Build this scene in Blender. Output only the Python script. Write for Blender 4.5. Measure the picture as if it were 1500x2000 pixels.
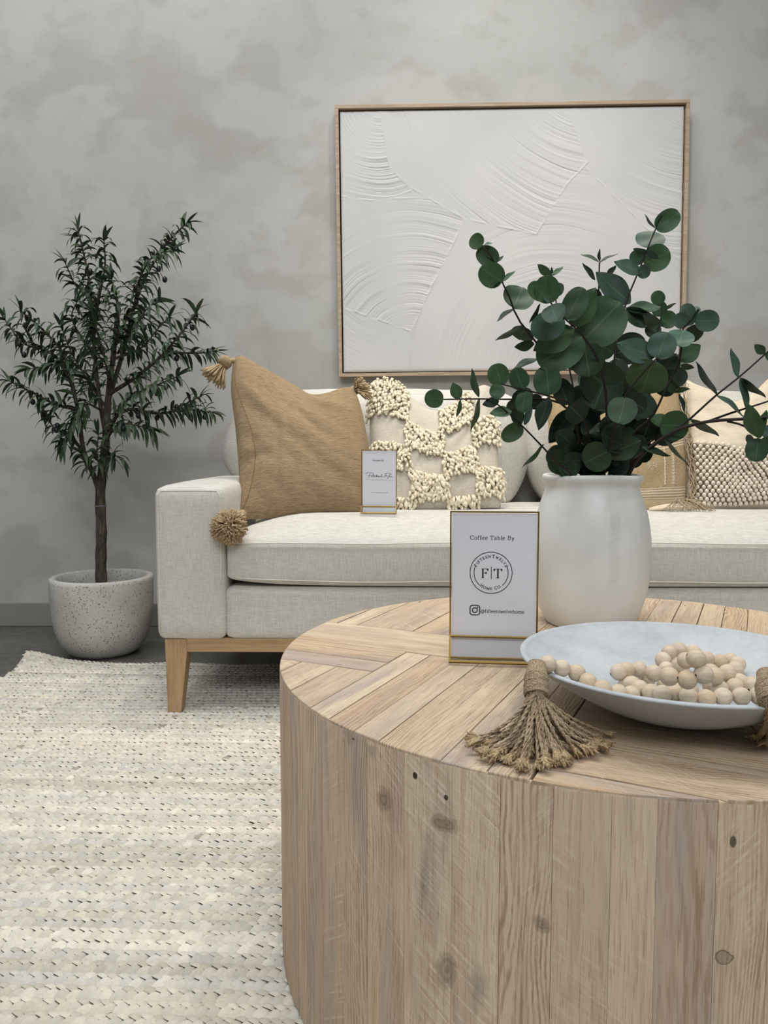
import bpy, bmesh, math, random
import numpy as np
from mathutils import Vector, Matrix

for o in list(bpy.data.objects):
    bpy.data.objects.remove(o, do_unlink=True)
SC = bpy.context.scene
COL = SC.collection
PI = math.pi
R = math.radians

# ------------------------------------------------------------------ camera
CAM_H, FPX, PITCH, YAW = 0.71, 1510.0, R(4.6), R(0.7)
cam = bpy.data.cameras.new('camera')
cam.sensor_fit = 'HORIZONTAL'; cam.sensor_width = 36.0
cam.lens = FPX / 1500.0 * 36.0
cam.clip_start = 0.02
camo = bpy.data.objects.new('camera', cam); COL.objects.link(camo)
camo.location = (0, 0, CAM_H)
camo.rotation_euler = (PI / 2 - PITCH, 0, YAW)
SC.camera = camo

# ------------------------------------------------------------------ light
SC.view_settings.view_transform = 'Standard'
SC.view_settings.look = 'None'
SC.view_settings.gamma = 1.0
SC.view_settings.use_curve_mapping = False
SC.view_settings.exposure = 0.36

world = bpy.data.worlds.new('world'); SC.world = world
world.use_nodes = True
wn = world.node_tree; wn.nodes.clear()
wo = wn.nodes.new('ShaderNodeOutputWorld'); wb = wn.nodes.new('ShaderNodeBackground')
wt = wn.nodes.new('ShaderNodeTexCoord'); ws = wn.nodes.new('ShaderNodeSeparateXYZ')
wr = wn.nodes.new('ShaderNodeValToRGB')
wr.color_ramp.elements[0].position = 0.40; wr.color_ramp.elements[0].color = (0.20, 0.20, 0.198, 1)
wr.color_ramp.elements[1].position = 1.0; wr.color_ramp.elements[1].color = (0.70, 0.71, 0.72, 1)
wm = wn.nodes.new('ShaderNodeMath'); wm.operation = 'MULTIPLY_ADD'; wm.inputs[1].default_value = 0.5; wm.inputs[2].default_value = 0.5
wn.links.new(wt.outputs['Generated'], ws.inputs[0]); wn.links.new(ws.outputs['Z'], wm.inputs[0])
wn.links.new(wm.outputs[0], wr.inputs[0]); wn.links.new(wr.outputs[0], wb.inputs[0])
wb.inputs[1].default_value = 0.55
wn.links.new(wb.outputs[0], wo.inputs[0])


def spot(loc, target, power, color, angle=60, blend=0.6, size=0.06):
    l = bpy.data.lights.new('track_spotlight', 'SPOT'); l.energy = power; l.color = color
    l.spot_size = R(angle); l.spot_blend = blend; l.shadow_soft_size = size
    o = bpy.data.objects.new('track_spotlight', l); COL.objects.link(o); o.location = loc
    o.rotation_euler = (Vector(target) - Vector(loc)).to_track_quat('-Z', 'Y').to_euler()
    return o


def area(loc, target, power, color, sx, sy):
    l = bpy.data.lights.new('ceiling_panel', 'AREA'); l.energy = power; l.color = color
    l.shape = 'RECTANGLE'; l.size = sx; l.size_y = sy
    o = bpy.data.objects.new('ceiling_panel', l); COL.objects.link(o); o.location = loc
    o.rotation_euler = (Vector(target) - Vector(loc)).to_track_quat('-Z', 'Y').to_euler()
    return o


WARM = (1.0, 0.90, 0.76)
NEUT = (1.0, 0.975, 0.935)
spot((0.75, 2.40, 3.3), (0.55, 2.35, 0.5), 75, WARM, 64, 0.7, 0.05)
spot((-0.05, 2.62, 3.4), (0.0, 2.2, 0.4), 45, WARM, 60, 0.7, 0.05)
spot((0.7, 1.3, 3.4), (0.35, 1.5, 0.4), 40, NEUT, 62, 0.8, 0.08)
spot((0.45, 1.85, 3.5), (0.5, 3.1, 1.30), 46, NEUT, 62, 0.8, 0.08)
area((-0.9, 1.5, 3.8), (-0.7, 2.0, 0.0), 44, (0.97, 0.98, 1.0), 2.4, 1.6)
area((0.3, -2.2, 3.3), (0.2, 1.6, 0.5), 56, (0.95, 0.97, 1.0), 2.4, 1.0)

# ------------------------------------------------------------------ projection helpers (photo pixel + depth -> world point)
_fw = Vector((-math.sin(YAW) * math.cos(PITCH), math.cos(YAW) * math.cos(PITCH), -math.sin(PITCH)))
_rt = Vector((math.cos(YAW), math.sin(YAW), 0)); _up = _rt.cross(_fw)


def ray(px, py):
    return _fw + _rt * ((px - 750.0) / FPX) + _up * ((1000.0 - py) / FPX)


def aty(px, py, Y):
    r = ray(px, py); return Vector((0, 0, CAM_H)) + r * (Y / r.y)


def atz(px, py, z):
    r = ray(px, py); return Vector((0, 0, CAM_H)) + r * ((z - CAM_H) / r.z)


# ------------------------------------------------------------------ materials
def lin(h):
    h = h.lstrip('#'); v = [int(h[i:i + 2], 16) / 255 for i in (0, 2, 4)]
    return tuple((c / 12.92 if c <= 0.04045 else ((c + 0.055) / 1.055) ** 2.4) for c in v) + (1.0,)


class NT:
    """small node-graph writer"""
    def __init__(s, name, rough=0.8, spec=0.3):
        s.m = bpy.data.materials.new(name); s.m.use_nodes = True
        s.t = s.m.node_tree; s.t.nodes.clear()
        s.out = s.n('ShaderNodeOutputMaterial'); s.b = s.n('ShaderNodeBsdfPrincipled')
        s.b.inputs['Roughness'].default_value = rough
        s.b.inputs['Specular IOR Level'].default_value = spec
        s.l(s.b.outputs[0], s.out.inputs[0])

    def n(s, t, **k):
        x = s.t.nodes.new(t)
        for a, v in k.items(): setattr(x, a, v)
        return x

    def l(s, a, b): s.t.links.new(a, b)

    def put(s, inp, v):
        if hasattr(v, 'is_linked') or isinstance(v, bpy.types.NodeSocket): s.l(v, inp)
        else: inp.default_value = v

    def math(s, op, a, b=0.0, c=0.0, clamp=False):
        x = s.n('ShaderNodeMath', operation=op); x.use_clamp = clamp
        s.put(x.inputs[0], a); s.put(x.inputs[1], b); s.put(x.inputs[2], c)
        return x.outputs[0]

    def coord(s, kind='Object'): return s.n('ShaderNodeTexCoord').outputs[kind]

    def scale(s, vec, sc, loc=(0, 0, 0), rot=(0, 0, 0)):
        x = s.n('ShaderNodeMapping'); s.l(vec, x.inputs[0])
        x.inputs['Scale'].default_value = sc; x.inputs['Location'].default_value = loc; x.inputs['Rotation'].default_value = rot
        return x.outputs[0]

    def noise(s, vec, scale=5, detail=3, rough=0.5, dist=0.0):
        x = s.n('ShaderNodeTexNoise'); s.l(vec, x.inputs['Vector'])
        x.inputs['Scale'].default_value = scale; x.inputs['Detail'].default_value = detail
        x.inputs['Roughness'].default_value = rough; x.inputs['Distortion'].default_value = dist
        return x.outputs[0]

    def voro(s, vec, scale=5, feature='F1', rnd=1.0, out='Distance'):
        x = s.n('ShaderNodeTexVoronoi', feature=feature); s.l(vec, x.inputs['Vector'])
        x.inputs['Scale'].default_value = scale; x.inputs['Randomness'].default_value = rnd
        return x.outputs[out]

    def ramp(s, f, stops):
        x = s.n('ShaderNodeValToRGB'); s.put(x.inputs[0], f)
        e = x.color_ramp.elements
        while len(e) < len(stops): e.new(0.5)
        for i, (p, c) in enumerate(stops):
            e[i].position = p
            e[i].color = c if isinstance(c, tuple) else (c, c, c, 1)
        return x.outputs[0]

    def mix(s, f, a, b, mode='MIX'):
        x = s.n('ShaderNodeMix', data_type='RGBA', blend_type=mode); x.clamp_factor = True
        s.put(x.inputs[0], f); s.put(x.inputs[6], a); s.put(x.inputs[7], b)
        return x.outputs[2]

    def bump(s, h, strength=0.3, dist=0.002):
        x = s.n('ShaderNodeBump'); x.inputs['Strength'].default_value = strength; x.inputs['Distance'].default_value = dist
        s.l(h, x.inputs['Height']); s.l(x.outputs[0], s.b.inputs['Normal'])

    def color(s, c): s.put(s.b.inputs['Base Color'], c); return s.m

    def attr(s, name, out='Fac'):
        x = s.n('ShaderNodeAttribute'); x.attribute_name = name; return x.outputs[out]


def plain(name, hexc, rough=0.7, spec=0.3, metal=0.0):
    k = NT(name, rough, spec); k.b.inputs['Metallic'].default_value = metal
    return k.color(lin(hexc))


def m_wall():
    k = NT('limewash_wall', 0.9, 0.15); co = k.coord()
    def warped(loc, amt, sc):
        c1 = k.scale(co, (1, 1, 1.2), loc)
        x = k.n('ShaderNodeTexNoise'); k.l(c1, x.inputs['Vector']); x.inputs['Scale'].default_value = sc; x.inputs['Detail'].default_value = 4; x.inputs['Roughness'].default_value = 0.55
        v = k.n('ShaderNodeVectorMath', operation='MULTIPLY_ADD'); k.l(x.outputs['Color'], v.inputs[0]); v.inputs[1].default_value = (amt, amt, amt); k.l(c1, v.inputs[2])
        return v.outputs[0]
    a = k.ramp(k.noise(warped((0, 0, 0), 0.34, 2.4), 2.5, 2, 0.4), [(0.46, 0.0), (0.53, 1.0)])
    b = k.ramp(k.noise(warped((5, 1, 3), 0.30, 3.4), 3.0, 2, 0.4), [(0.50, 0.0), (0.56, 1.0)])
    c = k.ramp(k.noise(warped((9, 4, 7), 0.22, 6.0), 4.6, 3, 0.55), [(0.55, 0.0), (0.64, 1.0)])
    d = k.ramp(k.noise(warped((2, 8, 1), 0.2, 4.0), 6.0, 3, 0.6), [(0.56, 0.0), (0.68, 1.0)])
    col = k.mix(a, lin('#b1aea7'), lin('#b8b8b2'))
    col = k.mix(k.math('MULTIPLY', b, 0.75), col, lin('#bfbeb8'))
    col = k.mix(k.math('MULTIPLY', c, 0.5), col, lin('#aca9a0'))
    col = k.mix(k.math('MULTIPLY', d, 0.35), col, lin('#a5a094'))
    fine = k.noise(k.scale(co, (30, 30, 12)), 3, 5, 0.7)
    col = k.mix(0.06, col, k.ramp(fine, [(0.3, 0.25), (0.7, 0.6)]))
    k.bump(fine, 0.05, 0.002)
    return k.color(col)


def m_floor():
    k = NT('polished_concrete', 0.35, 0.4); co = k.coord()
    n = k.noise(co, 3, 6, 0.65, 0.4); n2 = k.noise(co, 40, 3)
    col = k.ramp(n, [(0.3, lin('#4a4945')), (0.6, lin('#62605a')), (0.8, lin('#706d66'))])
    col = k.mix(0.15, col, k.ramp(n2, [(0.4, lin('#3d3c39')), (0.6, lin('#86837b'))]))
    return k.color(col)


def m_linen(name, base, dark, light, sc=1.0):
    k = NT(name, 0.95, 0.1); k.b.inputs['Sheen Weight'].default_value = 0.15
    co = k.coord()
    h = k.noise(k.scale(co, (40 * sc, 40 * sc, 420 * sc)), 1.0, 3, 0.65)
    v = k.noise(k.scale(co, (420 * sc, 300 * sc, 36 * sc)), 1.0, 3, 0.65)
    f = k.math('MULTIPLY_ADD', k.math('ADD', h, v), 0.5, 0.0)
    col = k.ramp(f, [(0.40, lin(dark)), (0.5, lin(base)), (0.60, lin(light))])
    big = k.noise(co, 6, 2)
    col = k.mix(0.10, col, k.ramp(big, [(0.3, lin(dark)), (0.7, lin(light))]))
    k.bump(f, 0.22, 0.0012)
    return k.color(col)


def m_weave(name, base, dark, light, f_=1.0, bs=0.75):
    """crinkled hand-woven cotton with horizontal slubs; UV driven"""
    k = NT(name, 0.95, 0.1); uv = k.coord('UV')
    h = k.noise(k.scale(uv, (16 * f_, 150 * f_, 1)), 1.0, 4, 0.6, 0.6)
    s = k.noise(k.scale(uv, (60 * f_, 460 * f_, 1)), 1.0, 2, 0.6)
    w = k.noise(k.scale(uv, (3, 9, 1)), 1.0, 3, 0.55)
    f = k.math('ADD', k.math('MULTIPLY', h, 0.6), k.math('MULTIPLY', s, 0.4))
    col = k.ramp(f, [(0.36, lin(dark)), (0.5, lin(base)), (0.66, lin(light))])
    hh = k.math('ADD', f, k.math('MULTIPLY', w, 0.7))
    k.bump(hh, bs, 0.004)
    return k.color(col)


def m_oak(name, base='#b1946f', dark='#987a57', light='#c2a582', axis='X', k_=1.0):
    k = NT(name, 0.55, 0.3); co = k.coord()
    sc = {'X': (5, 90, 90), 'Z': (90, 90, 5), 'Y': (90, 5, 90)}[axis]
    n = k.noise(k.scale(co, tuple(a * k_ for a in sc)), 1.0, 4, 0.6, 0.5)
    fine = k.noise(k.scale(co, tuple(a * 5 * k_ for a in sc)), 1.0, 2)
    col = k.ramp(n, [(0.3, lin(dark)), (0.5, lin(base)), (0.7, lin(light))])
    col = k.mix(0.18, col, k.ramp(fine, [(0.4, lin(dark)), (0.6, lin(light))]))
    k.bump(fine, 0.15, 0.001)
    return k.color(col)


def m_reclaimed():
    """reclaimed pine: uv = metres along / across the board, 'plank' colour attribute = per-board randoms"""
    k = NT('reclaimed_pine', 0.72, 0.25); uv = k.coord('UV')
    pa = k.n('ShaderNodeAttribute'); pa.attribute_name = 'plank'
    sp = k.n('ShaderNodeSeparateColor'); k.l(pa.outputs['Color'], sp.inputs[0])
    r1, r2, r3 = sp.outputs
    cb = k.n('ShaderNodeCombineXYZ'); sx = k.n('ShaderNodeSeparateXYZ'); k.l(uv, sx.inputs[0])
    pu = k.math('ADD', sx.outputs[0], k.math('MULTIPLY', r1, 7.0)); pv = k.math('ADD', sx.outputs[1], k.math('MULTIPLY', r2, 3.0))
    k.l(pu, cb.inputs[0]); k.l(pv, cb.inputs[1])
    k.l(k.math('MULTIPLY', r3, 9.0), cb.inputs[2])
    p = cb.outputs[0]
    # year-ring lines, bent by slow noise and around knots
    bend = k.noise(k.scale(p, (2.2, 9, 1)), 1.0, 2, 0.5)
    kn = k.voro(k.scale(p, (3.0, 6.5, 1)), 1.0)
    knotd = k.ramp(kn, [(0.0, 1.0), (0.10, 0.75), (0.30, 0.0)])
    v2 = k.math('ADD', pv, k.math('MULTIPLY', bend, 0.11))
    v2 = k.math('ADD', v2, k.math('MULTIPLY', knotd, 0.016))
    jag = k.noise(k.scale(p, (26, 120, 1)), 1.0, 3, 0.6)
    v2 = k.math('ADD', v2, k.math('MULTIPLY', jag, 0.0050))
    freq = k.math('MULTIPLY_ADD', r2, 900.0, 700.0)
    ring = k.math('SINE', k.math('MULTIPLY', v2, freq))
    ring = k.math('MULTIPLY_ADD', ring, 0.5, 0.5)
    rm = k.ramp(ring, [(0.0, 1.0), (0.20, 0.75), (0.50, 0.0)])
    patchy = k.ramp(k.noise(k.scale(p, (4, 25, 1)), 1.0, 2), [(0.35, 0.1), (0.62, 1.0)])
    rbk = k.ramp(k.noise(k.scale(p, (30, 260, 1), (2, 9, 0)), 1.0, 3, 0.6), [(0.38, 0.25), (0.55, 1.0)])
    ringf = k.math('MULTIPLY', k.math('MULTIPLY', k.math('MULTIPLY', rm, rbk), patchy), k.ramp(r3, [(0.30, 0.18), (0.60, 1.0)]))
    fibre = k.noise(k.scale(p, (22, 640, 1)), 1.0, 4, 0.65)
    fibre2 = k.noise(k.scale(p, (5, 160, 1)), 1.0, 3, 0.6)
    # base tones
    base = k.ramp(r1, [(0.0, lin('#c2ae97')), (0.3, lin('#cfbda2')), (0.55, lin('#c6af92')), (0.8, lin('#d5c4a9')), (1.0, lin('#bca791'))])
    big = k.noise(k.scale(p, (3.0, 22, 1)), 1.0, 3, 0.6)
    base = k.mix(k.ramp(big, [(0.48, 0.0), (0.66, 0.65)]), base, lin('#ab988b'))
    base = k.mix(k.ramp(k.noise(k.scale(p, (2.2, 16, 1), (4, 2, 0)), 1.0, 3, 0.6), [(0.55, 0.0), (0.68, 0.65)]), base, lin('#a19998'))
    base = k.mix(k.ramp(k.noise(k.scale(p, (3.2, 30, 1), (1, 7, 0)), 1.0, 2, 0.6), [(0.62, 0.0), (0.75, 0.55)]), base, lin('#c9a27b'))
    col = k.mix(k.ramp(fibre2, [(0.35, 0.38), (0.52, 0.0)]), base, lin('#a48a70'))
    col = k.mix(k.ramp(fibre, [(0.34, 0.55), (0.47, 0.0)]), col, lin('#8a7059'))
    col = k.mix(k.math('MULTIPLY', ringf, 0.75), col, lin('#927457'))
    # circular-saw marks: pale arcs crossing the board
    wob = k.noise(k.scale(p, (7, 20, 1)), 1.0, 2)
    swd = k.n('ShaderNodeCombineXYZ')
    sgn = k.math('MULTIPLY_ADD', k.math('GREATER_THAN', r1, 0.5), 2.0, -1.0)
    slope = k.math('MULTIPLY', sgn, k.math('MULTIPLY_ADD', r3, 0.7, 0.6))
    k.l(k.math('ADD', k.math('ADD', pu, k.math('MULTIPLY', pv, slope)), k.math('MULTIPLY', wob, 0.004)), swd.inputs[0])
    k.l(k.math('MULTIPLY', pv, 0.06), swd.inputs[1])
    saw = k.noise(k.scale(swd.outputs[0], (230, 90, 1)), 1.0, 2, 0.55)
    brk = k.ramp(k.noise(k.scale(p, (60, 110, 1), (5, 1, 0)), 1.0, 3, 0.6), [(0.40, 0.15), (0.58, 1.0)])
    sawm = k.ramp(k.noise(k.scale(p, (5, 14, 1), (3, 3, 0)), 1.0, 2), [(0.42, 0.0), (0.58, 1.0)])
    sawp = k.math('MULTIPLY', k.math('MULTIPLY', sawm, brk), k.ramp(r2, [(0.2, 0.25), (0.8, 1.0)]))
    col = k.mix(k.math('MULTIPLY', k.ramp(saw, [(0.55, 0.0), (0.68, 0.55)]), sawp), col, lin('#ebdcc6'))
    col = k.mix(k.math('MULTIPLY', k.ramp(saw, [(0.32, 0.5), (0.45, 0.0)]), sawp), col, lin('#a28a72'))
    # knots and nail holes
    knm = k.math('LESS_THAN', k.voro(k.scale(p, (3.0, 6.5, 1)), 1.0, out='Color'), 0.36)
    kd = k.math('ADD', kn, k.math('MULTIPLY', jag, 0.08))
    col = k.mix(k.math('MULTIPLY', knm, k.ramp(kd, [(0.07, 0.75), (0.13, 0.30), (0.24, 0.0)])), col, lin('#6a5646'))
    col = k.mix(k.math('MULTIPLY', knm, k.ramp(kd, [(0.110, 0.0), (0.122, 0.6), (0.135, 0.0)])), col, lin('#40342a'))
    hv = k.scale(p, (9, 14, 1), (0.3, 0.7, 0))
    hole = k.voro(hv, 1.0)
    hm = k.math('LESS_THAN', k.voro(hv, 1.0, out='Color'), 0.30)
    hf = k.math('MULTIPLY', hm, k.ramp(hole, [(0.022, 1.0), (0.04, 0.0)]))
    col = k.mix(hf, col, lin('#221a14'))
    # individual knots and bolt holes on the drum side (angle round the table, height)
    ob = k.n('ShaderNodeSeparateXYZ'); k.l(k.coord(), ob.inputs[0])
    th = k.math('MULTIPLY', k.math('ARCTAN2', ob.outputs[1], ob.outputs[0]), 0.481)
    side = k.math('LESS_THAN', ob.outputs[2], 0.402)
    wv = k.math('MULTIPLY', k.math('SUBTRACT', k.noise(k.coord(), 55, 3), 0.5), 0.9)
    for (kx, kz, rx, rz, dark, kind) in DRUM_KNOTS:
        dx = k.math('DIVIDE', k.math('SUBTRACT', th, kx), rx); dz = k.math('DIVIDE', k.math('SUBTRACT', ob.outputs[2], kz), rz)
        dd = k.math('ADD', k.math('SQRT', k.math('ADD', k.math('MULTIPLY', dx, dx), k.math('MULTIPLY', dz, dz))), k.math('MULTIPLY', wv, 1.5 if kind != 'hole' else 0.4))
        if kind == 'hole': mk = k.ramp(dd, [(0.75, dark), (1.0, 0.0)])
        elif kind == 'ring': mk = k.ramp(dd, [(0.0, 0.3), (0.75, 0.35), (0.86, dark), (0.97, 0.25), (1.0, 0.0)])
        elif kind == 'grey': mk = k.ramp(dd, [(0.1, dark), (1.0, 0.0)])
        else:
            rg = k.math('MULTIPLY_ADD', k.math('SINE', k.math('MULTIPLY', dd, 16.0)), 0.5, 0.5)
            mk = k.math('MULTIPLY', k.ramp(dd, [(0.30, dark), (0.75, dark * 0.7), (1.0, 0.0)]), k.math('MULTIPLY_ADD', rg, 0.35, 0.65))
        col = k.mix(k.math('MULTIPLY', mk, side), col, lin({'hole': '#2a2019', 'ring': '#4d4033', 'grey': '#7f7a76'}.get(kind, '#75604f')))
    h = k.math('ADD', k.math('MULTIPLY', fibre, 0.5), k.math('MULTIPLY', saw, k.math('MULTIPLY', sawp, 0.8)))
    h = k.math('SUBTRACT', h, k.math('MULTIPLY', ringf, 0.8)); h = k.math('SUBTRACT', h, k.math('MULTIPLY', hf, 3.0))
    k.bump(h, 0.55, 0.0018)
    return k.color(col)


def _drum(px, py):
    r = ray(px, py); ox, oy = -0.317, -1.125
    a = r.x ** 2 + r.y ** 2; b = 2 * (ox * r.x + oy * r.y); c = ox * ox + oy * oy - 0.481 ** 2
    t = (-b - math.sqrt(b * b - 4 * a * c)) / (2 * a)
    return math.atan2(oy + t * r.y, ox + t * r.x) * 0.481, CAM_H + t * r.z


DRUM_KNOTS = [(*_drum(px, py), rx, rz, d, kd) for px, py, rx, rz, d, kd in (
    (748, 1562, .013, .014, .85, 'knot'), (872, 1612, .018, .0105, .8, 'knot'), (1415, 1872, .0085, .008, .8, 'ring'), (870, 1895, .013, .022, .7, 'knot'), (1432, 1645, .003, .006, .8, 'hole'),
    (810, 1515, .0032, .0042, .95, 'hole'), (871, 1558, .0028, .0032, .9, 'hole'), (690, 1438, .0025, .005, .9, 'hole'), (932, 1935, .012, .034, .6, 'grey'), (1060, 1808, .009, .010, .8, 'knot'), (725, 1450, .010, .022, .6, 'grey'), (830, 1700, .008, .05, .5, 'grey'))]


def m_attr(name, rough=0.85, spec=0.2, bump=0.0, bscale=300, sheen=0.0, trans=0.0):
    """colour straight from the mesh's 'tint' attribute (fixed per strand / leaf / bead)"""
    k = NT(name, rough, spec); c = k.attr('tint', 'Color')
    n = k.noise(k.coord(), bscale, 3)
    col = k.mix(0.25, c, k.mix(1.0, c, k.ramp(n, [(0.3, 0.55), (0.7, 1.0)]), 'MULTIPLY'))
    if bump: k.bump(n, bump, 0.001)
    if sheen: k.b.inputs['Sheen Weight'].default_value = sheen
    return k.color(col)


def m_eucalyptus():
    k = NT('eucalyptus_leaf', 0.55, 0.3); c = k.attr('tint', 'Color'); uv = k.coord('UV')
    s = k.n('ShaderNodeSeparateXYZ'); k.l(uv, s.inputs[0])
    mid = k.math('ABSOLUTE', k.math('SUBTRACT', s.outputs[1], 0.5))
    rib = k.ramp(mid, [(0.008, 1.0), (0.025, 0.0)])
    ve = k.math('SINE', k.math('MULTIPLY', k.math('SUBTRACT', s.outputs[0], k.math('MULTIPLY', mid, 0.9)), 46.0))
    ve = k.ramp(ve, [(0.86, 0.0), (1.0, 1.0)])
    n = k.noise(k.coord(), 60, 4)
    col = k.mix(k.math('MULTIPLY', rib, 0.22), c, lin('#7d9a72'))
    col = k.mix(k.math('MULTIPLY', ve, 0.035), col, lin('#7d9a72'))
    col = k.mix(0.35, col, k.mix(1.0, col, k.ramp(n, [(0.3, 0.5), (0.7, 1.0)]), 'MULTIPLY'))
    k.bump(k.math('ADD', k.math('MULTIPLY', ve, 0.3), n), 0.12, 0.001)
    return k.color(col)


def m_speckle():
    k = NT('speckled_terrazzo', 0.6, 0.35); co = k.coord()
    wob = k.noise(co, 60, 2)
    v = k.n('ShaderNodeVectorMath', operation='MULTIPLY_ADD'); k.l(wob, v.inputs[0]); v.inputs[1].default_value = (0.005,) * 3; k.l(co, v.inputs[2])
    d = k.voro(v.outputs[0], 150); cc = k.voro(v.outputs[0], 150, out='Color')
    m = k.math('MULTIPLY', k.math('LESS_THAN', cc, 0.42), k.ramp(d, [(0.26, 1.0), (0.36, 0.0)]))
    d2 = k.voro(co, 330); c2 = k.voro(co, 330, out='Color')
    m2 = k.math('MULTIPLY', k.math('LESS_THAN', c2, 0.35), k.ramp(d2, [(0.28, 0.8), (0.38, 0.0)]))
    big = k.noise(co, 7, 3)
    col = k.ramp(big, [(0.3, lin('#b3b1a9')), (0.7, lin('#c9c7bf'))])
    dk = k.ramp(cc, [(0.0, lin('#3f3f3c')), (0.25, lin('#6d6c66')), (0.42, lin('#96948a'))])
    col = k.mix(m, col, dk); col = k.mix(m2, col, lin('#8d8b83'))
    return k.color(col)


def m_vase():
    k = NT('chalky_ceramic', 0.42, 0.45); co = k.coord()
    st = k.noise(k.scale(co, (16, 16, 2.2)), 1.0, 4, 0.6, 0.5)
    pt = k.noise(k.scale(co, (5, 5, 4)), 1.0, 3, 0.6)
    col = k.ramp(pt, [(0.35, lin('#d2d4d0')), (0.52, lin('#e2e3df')), (0.7, lin('#e8e8e4'))])
    col = k.mix(k.ramp(st, [(0.5, 0.0), (0.7, 0.28)]), col, lin('#b9b7ae'))
    # crusty vertical scar on the belly
    g = k.n('ShaderNodeSeparateXYZ'); k.l(co, g.inputs[0])
    wx = k.noise(k.scale(co, (1, 1, 26)), 1.0, 3)
    sx = k.math('ABSOLUTE', k.math('ADD', k.math('SUBTRACT', g.outputs[0], 0.014), k.math('MULTIPLY', k.math('SUBTRACT', wx, 0.5), 0.02)))
    sc = k.math('MULTIPLY', k.ramp(sx, [(0.004, 1.0), (0.011, 0.0)]), k.ramp(g.outputs[2], [(0.075, 0.0), (0.095, 1.0), (0.185, 1.0), (0.215, 0.0)]))
    sc = k.math('MULTIPLY', sc, k.math('LESS_THAN', g.outputs[1], 0.0))
    cr = k.noise(co, 330, 4, 0.7)
    col = k.mix(k.math('MULTIPLY', sc, k.ramp(cr, [(0.34, 0.25), (0.42, 0.0)])), col, lin('#b9b5ac'))
    pit = k.voro(co, 190); pc = k.voro(co, 190, out='Color')
    pm = k.math('MULTIPLY', k.math('LESS_THAN', pc, 0.06), k.ramp(pit, [(0.10, 1.0), (0.2, 0.0)]))
    col = k.mix(k.math('MULTIPLY', pm, 0.5), col, lin('#7f7c75'))
    h = k.math('ADD', k.math('MULTIPLY', k.math('MULTIPLY', sc, cr), 1.3), k.math('MULTIPLY', k.noise(co, 45, 4), 0.35))
    h = k.math('SUBTRACT', h, k.math('MULTIPLY', pm, 0.8))
    k.bump(h, 0.55, 0.0035)
    return k.color(col)


def m_bowl():
    k = NT('pale_concrete', 0.65, 0.3); co = k.coord()
    n = k.noise(k.scale(co, (5, 14, 8)), 1.0, 5, 0.65)
    f = k.noise(co, 130, 4)
    col = k.ramp(n, [(0.3, lin('#a9afb3')), (0.55, lin('#b7bcbf')), (0.75, lin('#c1c4c6'))])
    d = k.voro(co, 75); c = k.voro(co, 75, out='Color')
    pm = k.math('MULTIPLY', k.math('LESS_THAN', c, 0.22), k.ramp(d, [(0.05, 1.0), (0.10, 0.0)]))
    col = k.mix(k.math('MULTIPLY', pm, 0.6), col, lin('#6f747a'))
    col = k.mix(0.10, col, k.ramp(f, [(0.35, lin('#a9afb4')), (0.65, lin('#eceded'))]))
    k.bump(k.math('SUBTRACT', k.math('MULTIPLY', f, 0.5), pm), 0.25, 0.001)
    return k.color(col)


def m_beadwood():
    k = NT('bead_wood', 0.6, 0.3); c = k.attr('tint', 'Color'); co = k.coord()
    oi = k.n('ShaderNodeObjectInfo').outputs['Random']
    cb = k.n('ShaderNodeVectorMath', operation='ADD'); k.l(co, cb.inputs[0])
    cx = k.n('ShaderNodeCombineXYZ'); k.l(k.math('MULTIPLY', oi, 3.0), cx.inputs[0]); k.l(cx.outputs[0], cb.inputs[1])
    n = k.noise(k.scale(cb.outputs[0], (60, 320, 320), rot=(0.3, 0.5, 0.8)), 1.0, 3)
    base = k.ramp(oi, [(0.0, lin('#cdbda6')), (0.5, lin('#d8cab5')), (1.0, lin('#cbb797'))])
    col = k.mix(k.ramp(n, [(0.4, 0.35), (0.6, 0.0)]), base, lin('#b19a7c'))
    return k.color(col)


def m_yarn(name, base, dark, light, sc=500):
    k = NT(name, 0.95, 0.05); co = k.coord()
    n = k.noise(co, sc, 3); n2 = k.noise(co, 30, 2)
    col = k.ramp(n, [(0.35, lin(dark)), (0.5, lin(base)), (0.65, lin(light))])
    col = k.mix(0.3, col, k.ramp(n2, [(0.35, lin(dark)), (0.65, lin(light))]))
    k.bump(n, 0.6, 0.0012)
    return k.color(col)


def m_glass(name):
    k = NT(name, 0.02, 0.5)
    tr = k.n('ShaderNodeBsdfTransparent'); gl = k.n('ShaderNodeBsdfGlossy'); gl.inputs['Roughness'].default_value = 0.02
    fr = k.n('ShaderNodeFresnel'); fr.inputs['IOR'].default_value = 1.45
    bf = k.n('ShaderNodeNewGeometry').outputs['Backfacing']
    fac = k.math('MULTIPLY', fr.outputs[0], k.math('SUBTRACT', 1.0, bf))
    mx = k.n('ShaderNodeMixShader'); k.l(fac, mx.inputs[0]); k.l(tr.outputs[0], mx.inputs[1]); k.l(gl.outputs[0], mx.inputs[2])
    tr.inputs[0].default_value = (0.97, 0.975, 0.98, 1)
    k.l(mx.outputs[0], k.out.inputs[0])
    return k.m


def m_plaster():
    k = NT('white_plaster', 0.75, 0.25); co = k.coord()
    n = k.noise(co, 3, 3); f = k.noise(co, 240, 3)
    col = k.ramp(n, [(0.3, lin('#c4c4c2')), (0.7, lin('#cdccca'))])
    k.bump(f, 0.12, 0.0008)
    return k.color(col)


def m_bark():
    k = NT('olive_bark', 0.9, 0.15); co = k.coord()
    n = k.noise(k.scale(co, (90, 90, 22)), 1.0, 5, 0.7)
    col = k.ramp(n, [(0.3, lin('#2d2824')), (0.5, lin('#4b443c')), (0.7, lin('#6b6154'))])
    k.bump(n, 0.8, 0.004)
    return k.color(col)


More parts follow.
